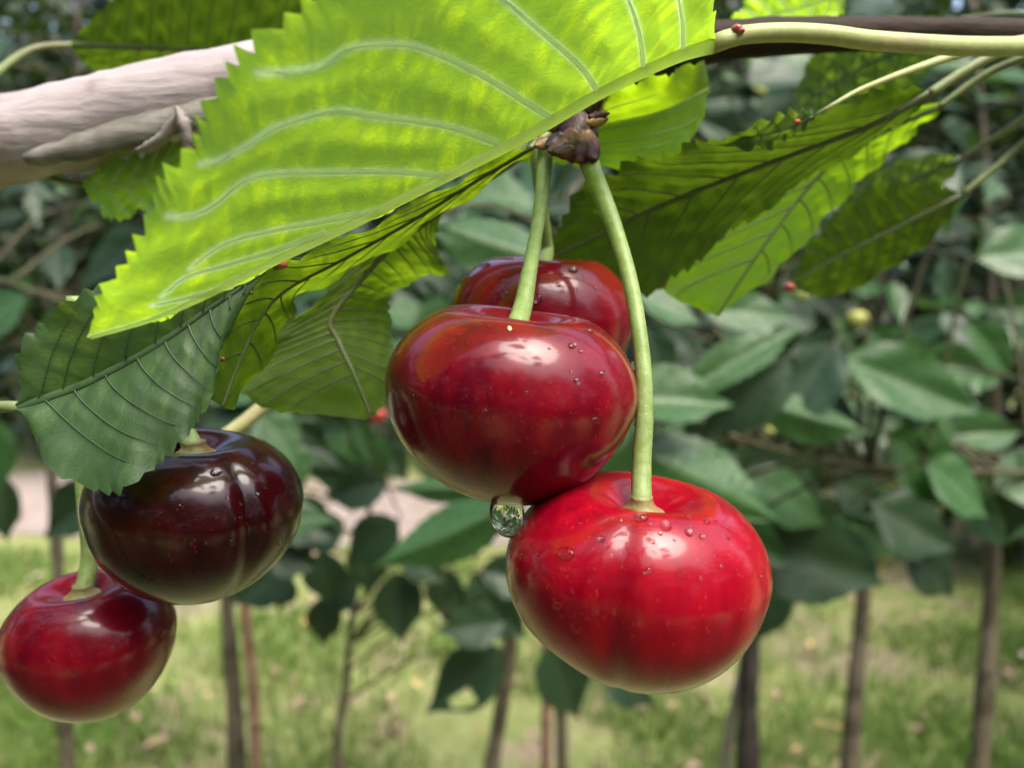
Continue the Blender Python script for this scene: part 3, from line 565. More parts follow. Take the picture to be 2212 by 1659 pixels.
    for (x, y, d, rr) in glands: ball('gland', at(x, y, d), rr, M['gland'], t, org)
    return t
def ball_geo(nu=14, nv=9, sx=1, sy=1, sz=1):
    V = [(0, 0, sz)]
    for i in range(1, nv):
        for j in range(nu):
            t, p = math.pi*i/nv, 2*math.pi*j/nu; V.append((sx*math.sin(t)*math.cos(p), sy*math.sin(t)*math.sin(p), sz*math.cos(t)))
    V.append((0, 0, -sz)); F = [[0, 1+j, 1+(j+1) % nu] for j in range(nu)]
    for i in range(nv-2):
        for j in range(nu): F.append([1+i*nu+j, 1+(i+1)*nu+j, 1+(i+1)*nu+(j+1) % nu, 1+i*nu+(j+1) % nu])
    k = 1+(nv-2)*nu; e = len(V)-1; F += [[e, k+(j+1) % nu, k+j] for j in range(nu)]
    return np.array(V), F
def ball(name, p, r, mat, parent, org):
    V, F = ball_geo(); V = V*[1.15, 1, .85]*r*(1+.06*np.sin(V[:, :1]*5+V[:, 2:]*4))
    return obj(name, mesh(name, V+np.asarray(p)-np.asarray(org), F, mat), parent)
def rib(name, P, R, N, mat, parent, org, n=7):
    P = np.asarray(P, float); T = nrm(np.gradient(P, axis=0)); sidev = nrm(np.cross(T, N)); Nn = np.cross(sidev, T)
    a = np.linspace(0, math.pi, n); V = P[:, None]+np.cos(a)[None, :, None]*sidev[:, None]*R[:, None, None]+np.sin(a)[None, :, None]*Nn[:, None]*R[:, None, None]*.8
    m = len(P); F = [[i*n+j, (i+1)*n+j, (i+1)*n+j+1, i*n+j+1] for i in range(m-1) for j in range(n-1)]
    return obj(name, mesh(name, V.reshape(-1, 3)-np.asarray(org), F, mat), parent)
# the big bright leaf over the fruit
near_leaf('big bright yellow-green leaf lit from behind, held over the cherry stalks by a pale petiole',
  [(1540, 96, .088), (1450, 125, .087), (1290, 203, .086), (1130, 296, .0845), (950, 388, .081), (780, 474, .077), (590, 565, .073), (440, 640, .070), (330, 688, .068), (190, 730, .066)],
  [(1538, 92, .088), (1536, -20, .080), (1480, -110, .074), (1280, -200, .068), (1000, -200, .063), (790, -70, .060), (600, 72, .0585), (480, 215, .058), (400, 350, .0585), (330, 480, .0595), (245, 620, .062), (188, 728, .066)],
  [(1541, 99, .088), (1452, 131, .0885), (1293, 210, .089), (1133, 303, .088), (953, 395, .0845), (783, 481, .0805), (593, 571, .076), (443, 646, .073), (332, 693, .070), (190, 732, .066)],
  M['leaf_under'], M['vein'], M['midrib'], 1, teeth=42, tooth=.0019, mid_r=(.00105, .00022), vein_r=(.00034, .00006), puff=.00035, nu=420, nv=44,
  veins=[[(1190, 255), (1040, 162), (930, 112), (870, 97), (760, 102), (700, 135), (640, 150), (560, 160)], [(1075, 310), (960, 272), (800, 250), (720, 240), (600, 275), (535, 315), (480, 340), (430, 350)],
         [(960, 380), (850, 371), (720, 372), (600, 375), (530, 390), (450, 450), (400, 470), (365, 470)], [(820, 455), (700, 478), (560, 505), (480, 530), (410, 580)],
         [(1290, 196), (1250, 140), (1160, 62), (1090, 0), (1010, -60)], [(1390, 150), (1382, 80), (1365, 20), (1330, -60)], [(1475, 112), (1474, 50), (1460, -30)],
         [(700, 505), (600, 540), (480, 575), (400, 600), (350, 640)], [(500, 618), (420, 640), (330, 660)]],
  pet=[(1600, 76, .0885), (1700, 70, .089), (1800, 76, .090), (1890, 88, .091), (2100, 100, .096), (2330, 98, .104)], pet_r=.00125, pmat=M['petiole'], glands=[(1593, 62, .0875, .0006), (1601, 66, .0872, .0004)])
# folded lower half-leaf below it
near_leaf('narrow olive leaf seen edge on under the big bright leaf, reddish teeth',
  [(1150, 318, .094), (1020, 395, .094), (880, 482, .093), (740, 560, .092), (620, 625, .090), (560, 690, .089), (510, 800, .088), (480, 880, .087)],
  [(1148, 312, .093), (1000, 385, .0915), (850, 466, .090), (700, 536, .088), (600, 575, .0865), (520, 650, .0855), (475, 760, .086), (455, 860, .087)],
  [(1152, 330, .096), (1030, 415, .098), (900, 500, .099), (760, 585, .099), (650, 640, .098), (625, 690, .097), (570, 790, .095), (500, 885, .089)],
  M['leaf_under_fresh'], M['vein_deep'], M['vein_deep'], 1, teeth=24, tooth=.0005, mid_r=(.0004, .0002), vein_r=(.00014, .00006), nveins=9, puff=.0003, seed=2,
  glands=[(603, 569, .0862, .00085), (540, 632, .0853, .00035), (500, 700, .0853, .0003), (480, 775, .0858, .0003), (458, 850, .087, .0003)], pet=[(1190, 285, .096), (1230, 250, .1)], pet_r=.0007, pmat=M['petiole_dull'])
near_leaf('blue-green wet upper side of a leaf hanging over the dark cherry stalk',
  [(40, 880, .080), (180, 830, .081), (328, 752, .082), (440, 675, .083), (530, 615, .084), (572, 588, .0845)],
  [(42, 890, .080), (120, 1010, .078), (250, 1060, .077), (335, 1000, .078), (410, 930, .080), (450, 860, .082), (472, 760, .0835), (510, 665, .0845), (574, 592, .0845)],
  [(40, 870, .080), (60, 740, .079), (180, 640, .078), (328, 590, .080), (450, 560, .082), (530, 560, .0835), (570, 584, .0845)],
  M['leaf_top'], M['vein_top'], M['vein_top'], -1, teeth=24, tooth=.0008, mid_r=(.0006, .0002), vein_r=(.00009, .00005), nveins=9, puff=.0004, seed=3, sweep=.3, bulge=.0005,
  pet=[(-60, 860, .083), (-200, 700, .095), (-300, 520, .112)], pet_r=.0009, pmat=M['petiole_dull'])
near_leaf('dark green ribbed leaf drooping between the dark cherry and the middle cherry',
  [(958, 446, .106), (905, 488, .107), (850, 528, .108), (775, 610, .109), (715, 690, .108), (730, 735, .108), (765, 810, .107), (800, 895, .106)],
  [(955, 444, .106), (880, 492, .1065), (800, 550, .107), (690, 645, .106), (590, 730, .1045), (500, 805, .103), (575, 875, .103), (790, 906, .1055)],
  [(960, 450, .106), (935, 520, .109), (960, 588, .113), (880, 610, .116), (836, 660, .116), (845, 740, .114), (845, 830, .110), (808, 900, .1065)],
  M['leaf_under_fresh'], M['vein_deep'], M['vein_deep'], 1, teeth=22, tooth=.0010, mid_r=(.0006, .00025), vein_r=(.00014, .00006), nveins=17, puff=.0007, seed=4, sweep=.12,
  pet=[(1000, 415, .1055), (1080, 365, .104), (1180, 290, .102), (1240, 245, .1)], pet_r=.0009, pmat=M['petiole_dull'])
near_leaf('bright green leaf behind the brown spur with fine parallel veins',
  [(1130, 300, .108), (1230, 280, .109), (1340, 262, .110), (1440, 236, .111), (1532, 190, .112)],
  [(1130, 296, .108), (1210, 215, .104), (1330, 192, .103), (1440, 165, .104), (1530, 130, .110)],
  [(1128, 306, .108), (1100, 345, .110), (1250, 352, .112), (1400, 362, .113), (1490, 305, .1135), (1532, 196, .112)],
  M['leaf_under_mid'], M['vein'], M['vein'], 1, teeth=20, tooth=.0008, mid_r=(.00028, .00016), vein_r=(.00014, .00006), puff=.0003, seed=5, veins=[[(1285, 245), (1350, 225), (1425, 203)], [(1285, 285), (1380, 262), (1470, 232), (1505, 200)],
   [(1290, 312), (1390, 295), (1480, 270), (1515, 245)], [(1290, 330), (1400, 320), (1490, 290)], [(1200, 320), (1300, 345), (1380, 350)]], pet=[(1180, 270, .106), (1230, 240, .102)], pet_r=.0006)
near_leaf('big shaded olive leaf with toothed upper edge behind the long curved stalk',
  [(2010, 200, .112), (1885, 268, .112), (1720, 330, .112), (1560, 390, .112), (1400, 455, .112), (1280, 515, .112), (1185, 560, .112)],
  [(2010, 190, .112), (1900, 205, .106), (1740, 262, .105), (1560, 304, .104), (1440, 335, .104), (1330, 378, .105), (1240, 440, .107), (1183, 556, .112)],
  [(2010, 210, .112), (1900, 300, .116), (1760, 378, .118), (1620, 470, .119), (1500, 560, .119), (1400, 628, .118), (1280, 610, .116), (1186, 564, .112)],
  M['leaf_under_shaded'], M['vein_deep'], M['vein_deep'], 1, teeth=24, tooth=.0016, mid_r=(.0007, .0002), vein_r=(.00016, .00006), nveins=8, puff=.0006, seed=6, sweep=.34,
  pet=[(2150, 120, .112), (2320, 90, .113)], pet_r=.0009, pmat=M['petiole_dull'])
near_leaf('sunlit lime green leaf with drooping pointed tip behind the shaded olive leaf',
  [(2030, 230, .128), (1900, 290, .128), (1790, 360, .128), (1710, 450, .128), (1630, 560, .128), (1548, 684, .128)],
  [(2030, 222, .128), (1800, 270, .122), (1640, 390, .122), (1540, 500, .123), (1425, 610, .125), (1545, 682, .128)],
  [(2032, 238, .128), (1960, 300, .132), (1880, 370, .134), (1792, 462, .134), (1690, 572, .132), (1552, 684, .128)],
  M['leaf_under_mid'], M['vein_deep'], M['vein_deep'], 1, teeth=14, tooth=.0008, mid_r=(.0005, .0002), vein_r=(.00016, .00008), nveins=8, puff=.0005, seed=7, sweep=.2, glands=[(1425, 613, .1245, .0011)],
  pet=[(2150, 150, .125), (2330, 90, .118)], pet_r=.0008, pmat=M['petiole_dull'])
near_leaf('pale curled leaf edge beside the slanting petiole above the olive leaf',
  [(1760, 250, .104), (1725, 268, .104), (1680, 285, .104), (1625, 296, .104), (1560, 310, .105)],
  [(1762, 240, .104), (1735, 240, .103), (1690, 252, .1025), (1640, 268, .1025), (1556, 304, .105)],
  [(1760, 258, .104), (1725, 282, .105), (1690, 296, .106), (1640, 318, .106), (1562, 316, .105)],
  M['leaf_top'], M['vein_top'], M['vein_top'], -1, teeth=6, tooth=.0012, mid_r=(.0002, .0001), vein_r=(.0001, .00006), nveins=4, puff=.0002, seed=8,
  pet=[(1790, 232, .102), (1884, 183, .103), (2100, 110, .106), (2330, 70, .109)], pet_r=.0010, pmat=M['petiole'], glands=[(1722, 263, .1025, .0004)])
near_leaf('smooth dusky blue-green leaf beyond the pale petiole of the big leaf',
  [(2080, 40, .165), (1960, 100, .165), (1850, 150, .165), (1770, 200, .165), (1710, 245, .165)],
  [(2078, 36, .165), (1960, 40, .160), (1830, 80, .158), (1745, 140, .160), (1708, 242, .165)],
  [(2082, 46, .165), (2000, 160, .170), (1900, 210, .172), (1800, 250, .170), (1712, 248, .165)],
  M['leaf_top'], M['vein_top'], M['vein_top'], -1, teeth=22, tooth=.0008, mid_r=(.0006, .0002), vein_r=(.0002, .0001), nveins=7, puff=.0005, seed=9, pet=[(2200, 30, .15), (2330, 50, .125)], pet_r=.0008, pmat=M['petiole_dull'])
near_leaf('dark green leaf with a red gland at its lobe, behind the lime green leaf',
  [(2080, 420, .155), (1980, 470, .155), (1880, 520, .155), (1800, 560, .155), (1705, 615, .155)],
  [(2078, 415, .155), (1990, 400, .150), (1890, 410, .148), (1790, 480, .149), (1702, 610, .155)],
  [(2082, 426, .155), (2010, 520, .160), (1920, 580, .163), (1800, 640, .163), (1706, 620, .155)],
  M['leaf_under_shaded'], M['vein_deep'], M['vein_deep'], 1, teeth=22, tooth=.0009, mid_r=(.0006, .0002), vein_r=(.0002, .0001), nveins=8, puff=.0005, seed=10, glands=[(1705, 620, .154, .0011)], pet=[(2220, 300, .15), (2400, 100, .13)], pet_r=.0008, pmat=M['petiole_dull'])
near_leaf('pale wet leaf slanting above the dark red-glanded leaf',
  [(2080, 340, .17), (1980, 385, .17), (1890, 440, .17), (1830, 490, .17), (1765, 545, .17)],
  [(2078, 335, .17), (1980, 340, .165), (1880, 380, .164), (1810, 450, .165), (1763, 542, .17)],
  [(2082, 346, .17), (2000, 430, .175), (1920, 480, .178), (1850, 530, .176), (1767, 548, .17)],
  M['leaf_top'], M['vein_top'], M['vein_top'], -1, teeth=22, tooth=.0008, mid_r=(.0005, .0002), vein_r=(.0002, .0001), nveins=7, puff=.0005, seed=11, pet=[(2220, 250, .15), (2400, 100, .13)], pet_r=.0008, pmat=M['petiole_dull'])
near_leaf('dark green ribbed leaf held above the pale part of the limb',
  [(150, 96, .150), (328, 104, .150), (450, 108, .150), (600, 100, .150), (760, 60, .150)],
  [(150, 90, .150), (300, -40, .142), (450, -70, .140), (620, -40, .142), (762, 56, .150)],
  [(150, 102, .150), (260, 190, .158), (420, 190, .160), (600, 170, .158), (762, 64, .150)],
  M['leaf_under_shaded'], M['vein_deep'], M['vein_deep'], 1, teeth=26, tooth=.001, mid_r=(.0006, .0002), vein_r=(.00014, .00006), nveins=10, puff=.0008, seed=12, sweep=.08, pet=[(60, 110, .145), (-60, 200, .13)], pet_r=.0008, pmat=M['petiole_dull'])
near_leaf('small bright toothed leaf under the pale limb at the big leaf tip',
  [(180, 400, .120), (240, 400, .120), (300, 390, .120), (360, 350, .120), (420, 305, .120)],
  [(180, 395, .120), (240, 350, .116), (300, 340, .115), (360, 312, .116), (420, 302, .120)],
  [(180, 405, .120), (240, 470, .124), (310, 450, .126), (370, 400, .125), (421, 308, .120)],
  M['leaf_under'], M['vein'], M['vein'], 1, teeth=12, tooth=.0012, mid_r=(.0004, .0002), vein_r=(.0002, .0001), nveins=5, puff=.0006, seed=13, pet=[(100, 380, .120), (0, 320, .120)], pet_r=.0006, pmat=M['petiole_dull'])
near_leaf('bright leaf lying above the dark brown end of the limb',
  [(1850, -40, .13), (1780, 0, .13), (1700, 25, .13), (1640, 40, .13), (1575, 52, .13)],
  [(1850, -45, .13), (1780, -60, .126), (1690, -40, .125), (1620, 0, .126), (1573, 50, .13)],
  [(1852, -35, .13), (1800, 40, .134), (1720, 66, .135), (1640, 70, .133), (1577, 54, .13)],
  M['leaf_under'], M['vein'], M['vein'], 1, teeth=16, tooth=.0008, mid_r=(.0004, .0002), vein_r=(.0002, .0001), nveins=6, puff=.0006, seed=14, pet=[(1950, -60, .125), (2050, -10, .118)], pet_r=.0007, pmat=M['petiole_dull'])

# ------------------------------------------------------------------ limb, peeling bark and spur
LIMB = ats([(-900, 640, .125), (-420, 420, .120), (-100, 330, .118), (150, 275, .118), (328, 228, .117), (600, 170, .116), (900, 130, .114), (1180, 128, .112), (1400, 112, .113), (1560, 88, .115), (1750, 76, .117), (2000, 74, .118), (2500, 78, .116), (3200, 40, .125), (4600, -150, .165)])
LR = np.interp(np.linspace(0, 1, 90), np.linspace(0, 1, 15), [.0085, .0074, .0068, .0064, .0060, .0057, .0060, .0060, .0043, .0029, .0026, .0025, .0025, .0028, .0022])
LP = spline(LIMB, 90, False)
LP = np.vstack([spline(np.array([[-.72, -.18, 1.0], [-.45, -.05, 1.06], LP[0]]), 13)[:-1], LP]); LR = np.r_[np.linspace(.016, LR[0], 12), LR]
limb = thing('cherry_limb', 'pale bare cherry limb with peeling bark running behind the big bright leaf', 'branch', LP[0])
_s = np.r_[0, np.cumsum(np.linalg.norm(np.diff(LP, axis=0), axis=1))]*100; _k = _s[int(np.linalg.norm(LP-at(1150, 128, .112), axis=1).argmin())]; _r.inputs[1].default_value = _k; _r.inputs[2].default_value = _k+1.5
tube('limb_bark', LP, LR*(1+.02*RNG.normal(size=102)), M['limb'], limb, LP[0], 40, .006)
def flake(pts, wpx, thick, mat, seed, nm):
    r = np.random.default_rng(seed); P = spline(ats(pts), 24); d = nrm(np.cross(np.gradient(P, axis=0), VIEW)); n = 24; m = 7
    prof = np.sin(np.linspace(.12, math.pi-.15, n))**.4*(1+.12*r.normal(size=n))
    V = []
    for k in range(n):
        for j in range(m):
            t = (j/(m-1)-.5)*2; wv = wpx/FPX*.11*prof[k]*(1+.06*r.normal())
            V.append(P[k]+d[k]*t*wv-VIEW*(thick*(1-t*t)+.00007*r.normal()))
    F = [[i*m+j, (i+1)*m+j, (i+1)*m+j+1, i*m+j+1] for i in range(n-1) for j in range(m-1)]
    o = obj(nm, mesh(nm, np.array(V)-LP[0], F, mat, True), limb); md = o.modifiers.new('thick', 'SOLIDIFY'); md.thickness = .0003; return o
flake([(60, 345, .1125), (200, 308, .1122), (330, 270, .112), (430, 246, .112), (520, 226, .112), (640, 200, .1115)], 36, .0012, M['peel'], 1, 'bark_flake')
flake([(300, 330, .110), (350, 300, .1095), (375, 265, .109), (400, 245, .1092)], 14, .0012, M['cane_pale'], 2, 'bark_flake')
flake([(385, 235, .1085), (395, 262, .1078), (402, 290, .1082), (405, 330, .1095)], 15, .0010, M['cane_pale'], 3, 'bark_flake')
flake([(410, 320, .1105), (440, 318, .110), (470, 305, .110)], 9, .0008, M['scale_pale'], 4, 'bark_flake')
SPO = at(1258, 190, .106)
SP = spline(ats([(1262, 150, .109), (1258, 205, .103), (1252, 250, .099), (1245, 290, .0955), (1238, 325, .0935)]), 26)
spr = tube('fruit_spur', SP, np.interp(np.linspace(0, 1, 26), [0, .2, .45, .55, .7, .85, 1], [.0046, .0038, .0028, .0030, .0026, .0027, .0012])*(1+.05*np.sin(np.arange(26)*1.9)), M['spur'], limb, LP[0], 18, .04)
def scale_shell(p, dirv, out, L, W, mat, curl):
    x = nrm(dirv); o_ = nrm(out-x*np.dot(out, x)); y = np.cross(o_, x); V = []; nu, nv = 9, 7
    for i in range(nu):
        u = i/(nu-1); hw = W*math.sin(math.pi*(.15+.8*u)**.9)**.7
        for j in range(nv):
            v = (j/(nv-1)-.5)*2; V.append(p+x*L*u+y*v*hw+o_*(curl*L*(u*u*.9)-.7*W*v*v*(1-.4*u)+.00006*RNG.normal()))
    F = [[i*nv+j, (i+1)*nv+j, (i+1)*nv+j+1, i*nv+j+1] for i in range(nu-1) for j in range(nv-1)]
    o = obj('bud_scale', mesh('bud_scale', np.array(V)-LP[0], F, mat), spr); md = o.modifiers.new('thick', 'SOLIDIFY'); md.thickness = .00025; return o
for (px, py, d, dx, dy, L, W, mt, curl, ox) in [
   (1185, 300, .0945, -.9, -.5, .0017, .0009, 'scale_pale', .2, -.3), (1262, 262, .0945, 1.0, .1, .0026, .0008, 'scale_pale', .1, .2), (1272, 252, .0945, 1.0, .12, .0022, .0006, 'spur', .3, .3),
   (1240, 275, .0930, -.5, -.9, .0030, .0018, 'scale_brown', .15, -.5), (1270, 280, .0930, .25, -1, .0032, .0017, 'scale_pale', .05, .4), (1225, 300, .0920, -.8, -.7, .0026, .0013, 'scale_brown', .3, -.6),
   (1250, 300, .0915, -.1, -1, .0026, .0018, 'scale_brown', .05, 0), (1275, 305, .0920, .3, -1, .0022, .0014, 'scale_brown', .1, .5), (1215, 285, .0935, -.6, -.6, .0024, .0012, 'spur', .2, -.5),
   (1240, 318, .0905, -.9, -.35, .0022, .0010, 'scale_brown', .3, -.4), (1265, 240, .0950, .7, .5, .0022, .0010, 'spur', .3, .3), (1200, 270, .0960, -.9, -.2, .0026, .0013, 'scale_brown', .1, -.2)]:
    scale_shell(at(px, py, d-.001), RIGHT*dx+UPV*dy, -VIEW+RIGHT*ox, L*1.1, W*1.05, M[mt], curl)

# ------------------------------------------------------------------ cherries
DROP_V, DROP_F = ball_geo(16, 10)
DROP_ME = None
def make_drop_mesh():
    V = DROP_V.copy(); V[:, 2] = np.where(V[:, 2] > 0, V[:, 2]*.75, V[:, 2]*.25); return mesh('water_drop', V, DROP_F, M['water'])
DROP_ME = make_drop_mesh()
def cherry(label, cx, cy, d, wpx, hpx, mat, tilt=0, lean=0, cav=.30, cavw=.36, suture=None, dents=(), blush=None, stalk=None, stalk_r=None, drops=(), taper=.12, flare=True, yaw=0, shoulder=.0, shift=.0):
    C = at(cx, cy, d); a = wpx/2/FPX*d; bz = hpx/2/FPX*d; nt, npn = 110, 180
    th = np.linspace(0, math.pi, nt); ph = np.linspace(0, 2*math.pi, npn, endpoint=False); T, Ph = np.meshgrid(th, ph, indexing='ij')
    zz = np.sign(np.cos(T))*np.abs(np.cos(T))**.92; rr = np.sin(T)**.72*(1-taper*np.clip(.25-zz, 0, 1.25)**1.3+.03*np.clip(zz, 0, 1))
    X, Y, Z = rr*np.cos(Ph), rr*np.sin(Ph)*.93, zz*1.0
    Z = Z+.04*np.exp(-((rr-.5)/.25)**2)*(zz > 0) - cav*np.exp(-(rr/cavw)**2)*(zz > 0)
    X = X+shift*np.clip(-zz, 0, 1)**1.5
    Z = Z-shoulder*X*np.clip(zz, 0, 1)
    su = np.zeros_like(X)
    if suture is not None:
        dphi = (Ph-suture+math.pi) % (2*math.pi)-math.pi; g = np.exp(-(dphi/.10)**2)*np.sin(T)**.5; X *= 1-.045*g; Y *= 1-.045*g; su = np.exp(-(dphi/.06)**2)*np.sin(T)
    D = nrm(np.stack([X, Y, Z], -1))
    for (dx, dy, dz, dep, wd) in dents:
        g = np.exp(-(np.arccos(np.clip(D @ nrm([dx, dy, dz]), -1, 1))/wd)**2); X, Y, Z = X*(1-dep*g), Y*(1-dep*g), Z*(1-dep*g)
    bump = 1+.006*np.sin(3*Ph+T*2)+.005*np.sin(5*T+Ph*2+1)
    V = np.stack([X*a*bump, Y*a*bump, Z*bz*bump], -1)
    Rt = np.array((Matrix.Rotation(tilt, 3, 'Y') @ Matrix.Rotation(lean, 3, 'X') @ Matrix.Rotation(yaw, 3, 'Z')))
    V = V.reshape(-1, 3) @ Rt.T
    bl = np.zeros(len(V))
    if blush: bl = np.exp(-(np.arccos(np.clip(D.reshape(-1, 3) @ nrm(blush[:3]), -1, 1))/blush[3])**2)
    i, j = np.meshgrid(np.arange(nt-1), np.arange(npn), indexing='ij'); j2 = (j+1) % npn
    F = np.stack([i*npn+j, (i+1)*npn+j, (i+1)*npn+j2, i*npn+j2], -1).reshape(-1, 4)
    t = thing('cherry', label, 'cherry', C, 'cherries of the near clusters')
    fruit = obj('fruit', mesh('fruit', V, F, mat, attrs={'suture': su.ravel(), 'blush': bl}), t)
    Vw = V+C; bvh = BVHTree.FromPolygons(Vw.tolist(), F.tolist())
    cavp = Vw[0]
    if stalk:
        P = np.vstack([ats(stalk), cavp+np.array([0, 0, .0010]), cavp-np.array([0, 0, .0006])]); P = spline(P, 60)
        R = np.interp(np.linspace(0, 1, 60), np.linspace(0, 1, len(stalk_r)), stalk_r)
        st = tube('stalk', P, R, M['stem'], t, C, 16)
        if flare:
            r0 = stalk_r[-1]; k = 14; Pf = np.linspace(0, 1, k)[:, None]; q = cavp+np.array([0, 0, .0022])*(1-Pf)-np.array([0, 0, .0002])*Pf
            tube('stalk_foot', q, r0*(1+2.7*np.linspace(0, 1, k)**2.4)*np.r_[np.ones(k-2), .99, .82], M['flare'], st, C, 22, .015)
    for (x, y, dia, *fl) in list(drops)+[(cx+wpx*.42*random.uniform(-1, 1), cy+hpx*.4*random.uniform(-1, .8), random.uniform(3.5, 8), random.uniform(1, 1.6)) for _ in range(26 if drops else 0)]:
        h = bvh.ray_cast(Vector(CO), Vector(nrm(at(x, y, 1.0)-CO)))
        if h[0] is None: continue
        p, n = h[0], h[1]; n = n if n.dot(Vector(VIEW)) < 0 else -n; r = dia/2/FPX*(Vector(p)-Vector(CO)).dot(Vector(VIEW))
        o = obj('water_drop', DROP_ME, t); q = n.to_track_quat('Z', 'Y').to_matrix().to_4x4()
        e = (fl[0] if fl else 1.0); ang = fl[1] if len(fl) > 1 else 0
        o.matrix_basis = Matrix.Translation(p-Vector(C)) @ q @ Matrix.Rotation(ang+random.random()*.4, 4, 'Z') @ Matrix.Diagonal((r*e, r, r*random.uniform(.85, 1.1), 1))
    return t, bvh
Z6 = lambda x, y: ((1440+x*.39787)*.73733, (1360+y*.39787)*.73733)
Z5 = lambda x, y: ((1100+x*.48222)*.73733, (680+y*.48222)*.73733)
Z2 = lambda x, y: ((560+x*.27125)*.73733, (1120+y*.27125)*.73733)
def dl(f, k, L): return [(*f(x, y), s*k, *e) for x, y, s, *e in L]
lower_drops = dl(Z6, .2934, [(1282, 458, 92), (1454, 505, 68), (1548, 535, 46, 1.2), (1105, 400, 80, 1.4), (810, 550, 54), (905, 528, 32), (985, 513, 24), (1245, 510, 38), (1187, 572, 40), (955, 420, 28), (550, 655, 95, 1.5),
  (325, 600, 36), (215, 670, 46), (885, 410, 22, 1.4), (1345, 410, 24), (1450, 385, 36, 1.4), (1585, 425, 50, 1.5), (1650, 410, 24), (1125, 520, 16), (1350, 560, 28), (1985, 830, 44), (1150, 785, 50, 1.6), (1410, 1385, 24), (485, 1040, 60, 1.5),
  (455, 1000, 26), (420, 1190, 34, 1.4), (620, 1230, 40, 1.7), (1745, 540, 26, 2), (1855, 525, 24, 1.6), (1465, 460, 20), (1640, 680, 18), (880, 662, 20), (1540, 840, 28, 1.3), (1415, 800, 18), (600, 945, 34), (1705, 1110, 26), (835, 757, 14)])
main_drops = dl(Z5, .3556, [(1300, 602, 58, 1.1), (1370, 615, 26), (1195, 690, 46, 1.5), (1380, 858, 44, 1.5), (1225, 905, 48, 1.2), (1432, 1070, 26), (1335, 1140, 36, 1.6), (915, 972, 20, 1.5), (665, 1083, 30, 1.4), (865, 1272, 22, 1.8),
  (620, 1020, 18), (1010, 1050, 14), (1140, 1080, 15), (1245, 725, 30), (1445, 1005, 14), (950, 1190, 12), (785, 1000, 12)])
back_drops = dl(Z5, .3556, [(985, 405, 66), (785, 375, 50), (725, 367, 30), (745, 262, 36), (1200, 230, 56, 1.2), (1110, 320, 32), (665, 205, 46, 2.0), (790, 320, 26), (810, 165, 40, 2.0), (1145, 270, 26), (1340, 345, 28), (1470, 357, 18), (1215, 350, 30), (530, 345, 14), (1160, 430, 18)])
dark_drops = dl(Z2, .2, [(270, 970, 105, 1.3), (530, 1310, 46), (390, 1240, 40), (600, 1270, 30), (530, 1465, 38, 1.4), (810, 955, 20), (610, 1000, 22), (500, 1050, 14), (650, 885, 40, 1.6)]) + [(500, 1172, 16)]
P2 = math.pi
ch_main, bv_main = cherry('deep red cherry on the straight pale stalk, pressed onto the bright red wet cherry', 1101, 872, .083, 542, 416, M['cherry_main'], tilt=math.radians(6), cav=.30, cavw=.34, taper=.13, shift=.01,
   dents=[(.9, .1, -.75, .05, .5), (-.7, -.2, -.9, .03, .4)], stalk=[(1182, 268, .097), (1178, 330, .0955), (1170, 420, .0935), (1157, 510, .0905), (1141, 600, .0865), (1130, 660, .0842)], stalk_r=[.00105, .00098, .00085, .00080, .00088, .00105, .0012], drops=main_drops, flare=False)
ch_low, bv_low = cherry('bright red wet cherry hanging lowest, on the long curved stalk with a flared foot', 1368, 1250, .0795, 566, 424, M['cherry_red'], tilt=math.radians(5), cav=.34, cavw=.36, taper=.12, shift=.07, suture=-P2/2-.28,
   dents=[(-.62, -.25, -.9, .12, .26), (-1, 0, .75, .03, .5)], stalk=[(1262, 322, .0935), (1285, 385, .092), (1330, 500, .089), (1366, 630, .0855), (1388, 780, .082), (1392, 900, .0805), (1386, 1000, .0797)], stalk_r=[.00125, .00112, .00092, .00088, .00086, .00090, .00100, .0011], drops=lower_drops)
ch_back, bv_back = cherry('dark pink-red cherry half hidden behind the deep red one', 1167, 712, .1045, 395, 330, M['cherry_main'], tilt=math.radians(2), cav=.30, cavw=.40, blush=(.8, -.2, .8, .4),
   stalk=[(1160, 285, .102), (1160, 330, .102), (1168, 420, .104), (1178, 500, .106), (1182, 545, .107)], stalk_r=[.0010, .00095, .0008, .0008, .0010, .0012], drops=back_drops, flare=False)
ch_dark, bv_dark = cherry('almost black cherry below the blue-green wet leaf', 425, 1114, .093, 452, 352, M['cherry_dark'], tilt=math.radians(3), cav=.28, cavw=.34, taper=.12, suture=-.75,
   dents=[(.8, -.3, -.8, .04, .5)], blush=(-.4, -.9, .25, .4), stalk=[(330, 640, .096), (345, 740, .095), (368, 840, .094), (392, 915, .0935)], stalk_r=[.0009, .0009, .00095, .0011, .0013], drops=dark_drops)
ch_left, _ = cherry('dark red cherry tucked below the almost black cherry', 200, 1395, .101, 352, 300, M['cherry_main'], tilt=math.radians(-4), taper=.16, dents=[(.9, -.3, -.6, .05, .4)],
   stalk=[(160, 640, .098), (165, 780, .0985), (172, 930, .099), (182, 1080, .1), (194, 1200, .101)], stalk_r=[.0009, .0009, .0009, .0010, .0012])
P = spline(ats([(620, 838, .127), (575, 872, .126), (530, 910, .125), (480, 948, .124), (440, 985, .122), (410, 1020, .118)]), 20)
o = tube('bare_stalk', P, np.linspace(.0011, .0013, 20), M['petiole'], None, P[0], 12); o.location = Vector(P[0]); tag(o, 'pale yellow bare stalk slanting down behind the almost black cherry', 'stalk')
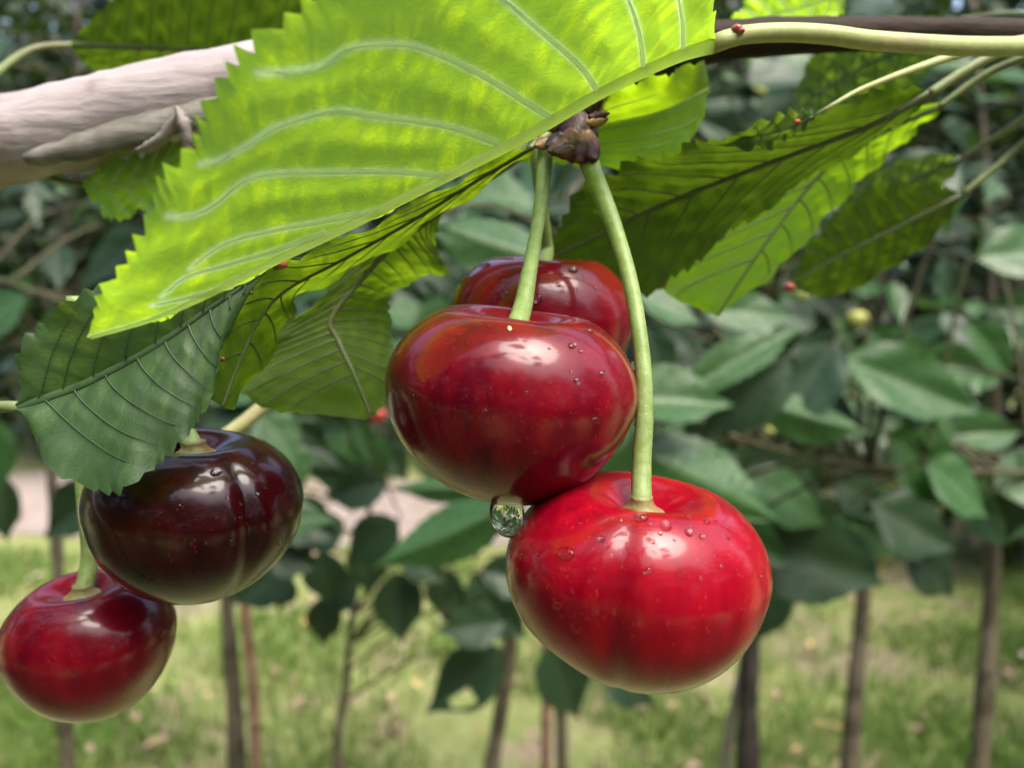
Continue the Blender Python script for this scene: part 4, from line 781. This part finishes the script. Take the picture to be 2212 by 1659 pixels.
# stalk roots of the left pair reach the limb behind the leaves
# pale scar on the deep red cherry
h = bv_main.ray_cast(Vector(CO), Vector(nrm(at(*Z5(815, 585), 1.0)-CO)))
if h[0] is not None:
    V, F = ball_geo(10, 6); V = V*[.00022, .00042, .00010]; o = obj('scar', mesh('scar', V, F, M['scar']), ch_main)
    o.matrix_basis = Matrix.Translation(h[0]-ch_main.location) @ (-h[1] if h[1].dot(Vector(VIEW)) > 0 else h[1]).to_track_quat('Z', 'Y').to_matrix().to_4x4()
# hanging water between the two front cherries and against the stalk
def water_blob(label, pts, rpx, d, flat=.8):
    P = spline(ats([(x, y, d) for x, y in pts]), 22); R = np.interp(np.linspace(0, 1, 22), np.linspace(0, 1, len(rpx)), np.array(rpx)/FPX*d)
    V, F = tube_geo(P, R, 18, True, 0, flat); o = obj('water_drop', mesh('water_drop', V-P[0], F, M['water'])); o.location = Vector(P[0])
    md = o.modifiers.new('smooth', 'SUBSURF'); md.levels = 1; md.render_levels = 1
    return tag(o, label, 'water drop')
V, F = ball_geo(36, 26); V = V*np.array([1, .9, 1])*(1-.16*np.clip(V[:, 2:], 0, 1)); _px = .0786/FPX
o = obj('water_drop', mesh('water_drop', V*[38*_px, 34*_px, 58*_px], F, M['water'])); o.location = Vector(at(1094, 1106, .0786)); o.rotation_euler = (0, math.radians(-8), 0)
tag(o, 'clear water drop hanging in the crevice below the deep red cherry', 'water drop')
water_blob('small water bead caught between the deep red cherry and the long stalk', [(1366, 780), (1369, 800), (1371, 820)], [3, 9, 3], .083)
water_blob('long water film bridging the deep red cherry and the long curved stalk', [(1367, 862), (1370, 885), (1371, 905), (1368, 920)], [3, 10, 13, 5], .0825)
water_blob('tiny clear bead on the side of the long curved stalk', [(1402, 928), (1404, 934), (1403, 941)], [2, 6, 2], .0795)
# ------------------------------------------------------------------ fruits in the background
def far_cherry(label, x, y, d, rpx, mat, name='unripe_cherry'):
    C = at(x, y, d); r = rpx/FPX*d; t = thing(name, label, 'cherry', C, 'small far fruits'); V, F = ball_geo(20, 14)
    V = V*r*[1, .95, .95]; V[:, 2] -= r*.25*np.exp(-((V[:, 0]**2+V[:, 1]**2)/(.35*r)**2))*(V[:, 2] > 0)
    obj('fruit', mesh('fruit', V, F, mat), t)
    best = min(((np.linalg.norm(h[2]-C, axis=1).min(), i) for i, h in enumerate(HOSTS))); H_ = HOSTS[best[1]][2]; q = H_[int(np.linalg.norm(H_-C-[0, 0, .03], axis=1).argmin())]
    tube('stalk', spline(np.array([q-C, (q-C)*.5+[0, 0, .02], [0, 0, .012], [0, 0, r*.55]]), 14), .0008, M['twig'], t, (0, 0, 0), 6)
far_cherry('biggest yellow-green unripe cherry, between the pale wet leaves behind the long stalk', 1600, 900, .6, 23, M['unripe'])
far_cherry('yellow unripe cherry in the dark foliage near the red-glanded leaf', 1852, 690, .9, 23, M['unripe'])
far_cherry('small yellow unripe cherry just beside the long curved stalk', 1424, 812, .9, 15, M['unripe'])
far_cherry('small green-yellow unripe cherry below the red-glanded leaf lobe', 1735, 640, .9, 17, M['unripe'])
far_cherry('unripe yellow cherry under the smooth dusky leaf', 1672, 165, .8, 20, M['unripe'])
far_cherry('pale green unripe cherry above the drooping ribbed leaf tip', 862, 545, .8, 22, M['unripe'])
far_cherry('pale yellow-green unripe cherry just beside the drooping leaf stalk', 838, 590, .85, 24, M['unripe'])
far_cherry('lime unripe cherry between the pale stalks below the spur', 1222, 385, .7, 24, M['unripe'])
far_cherry('orange-red cherry peeping out far behind the deep red cherry', 818, 897, .7, 19, M['redfar'], 'far_cherry')
for x, y, d, r in ((1442, 775, 1.0, 13), (1655, 605, .95, 15), (1690, 575, 1.0, 12), (1768, 722, 1.0, 14), (1492, 868, .9, 12), (1668, 935, .8, 16), (1612, 118, .9, 15), (1640, 196, .95, 14), (1745, 905, .9, 13), (1560, 640, 1.0, 12), (905, 640, .95, 14), (885, 760, .95, 13)):
    far_cherry('tiny yellow-green unripe cherry among the dark sapling leaves', x, y, d, r, M['unripe'])
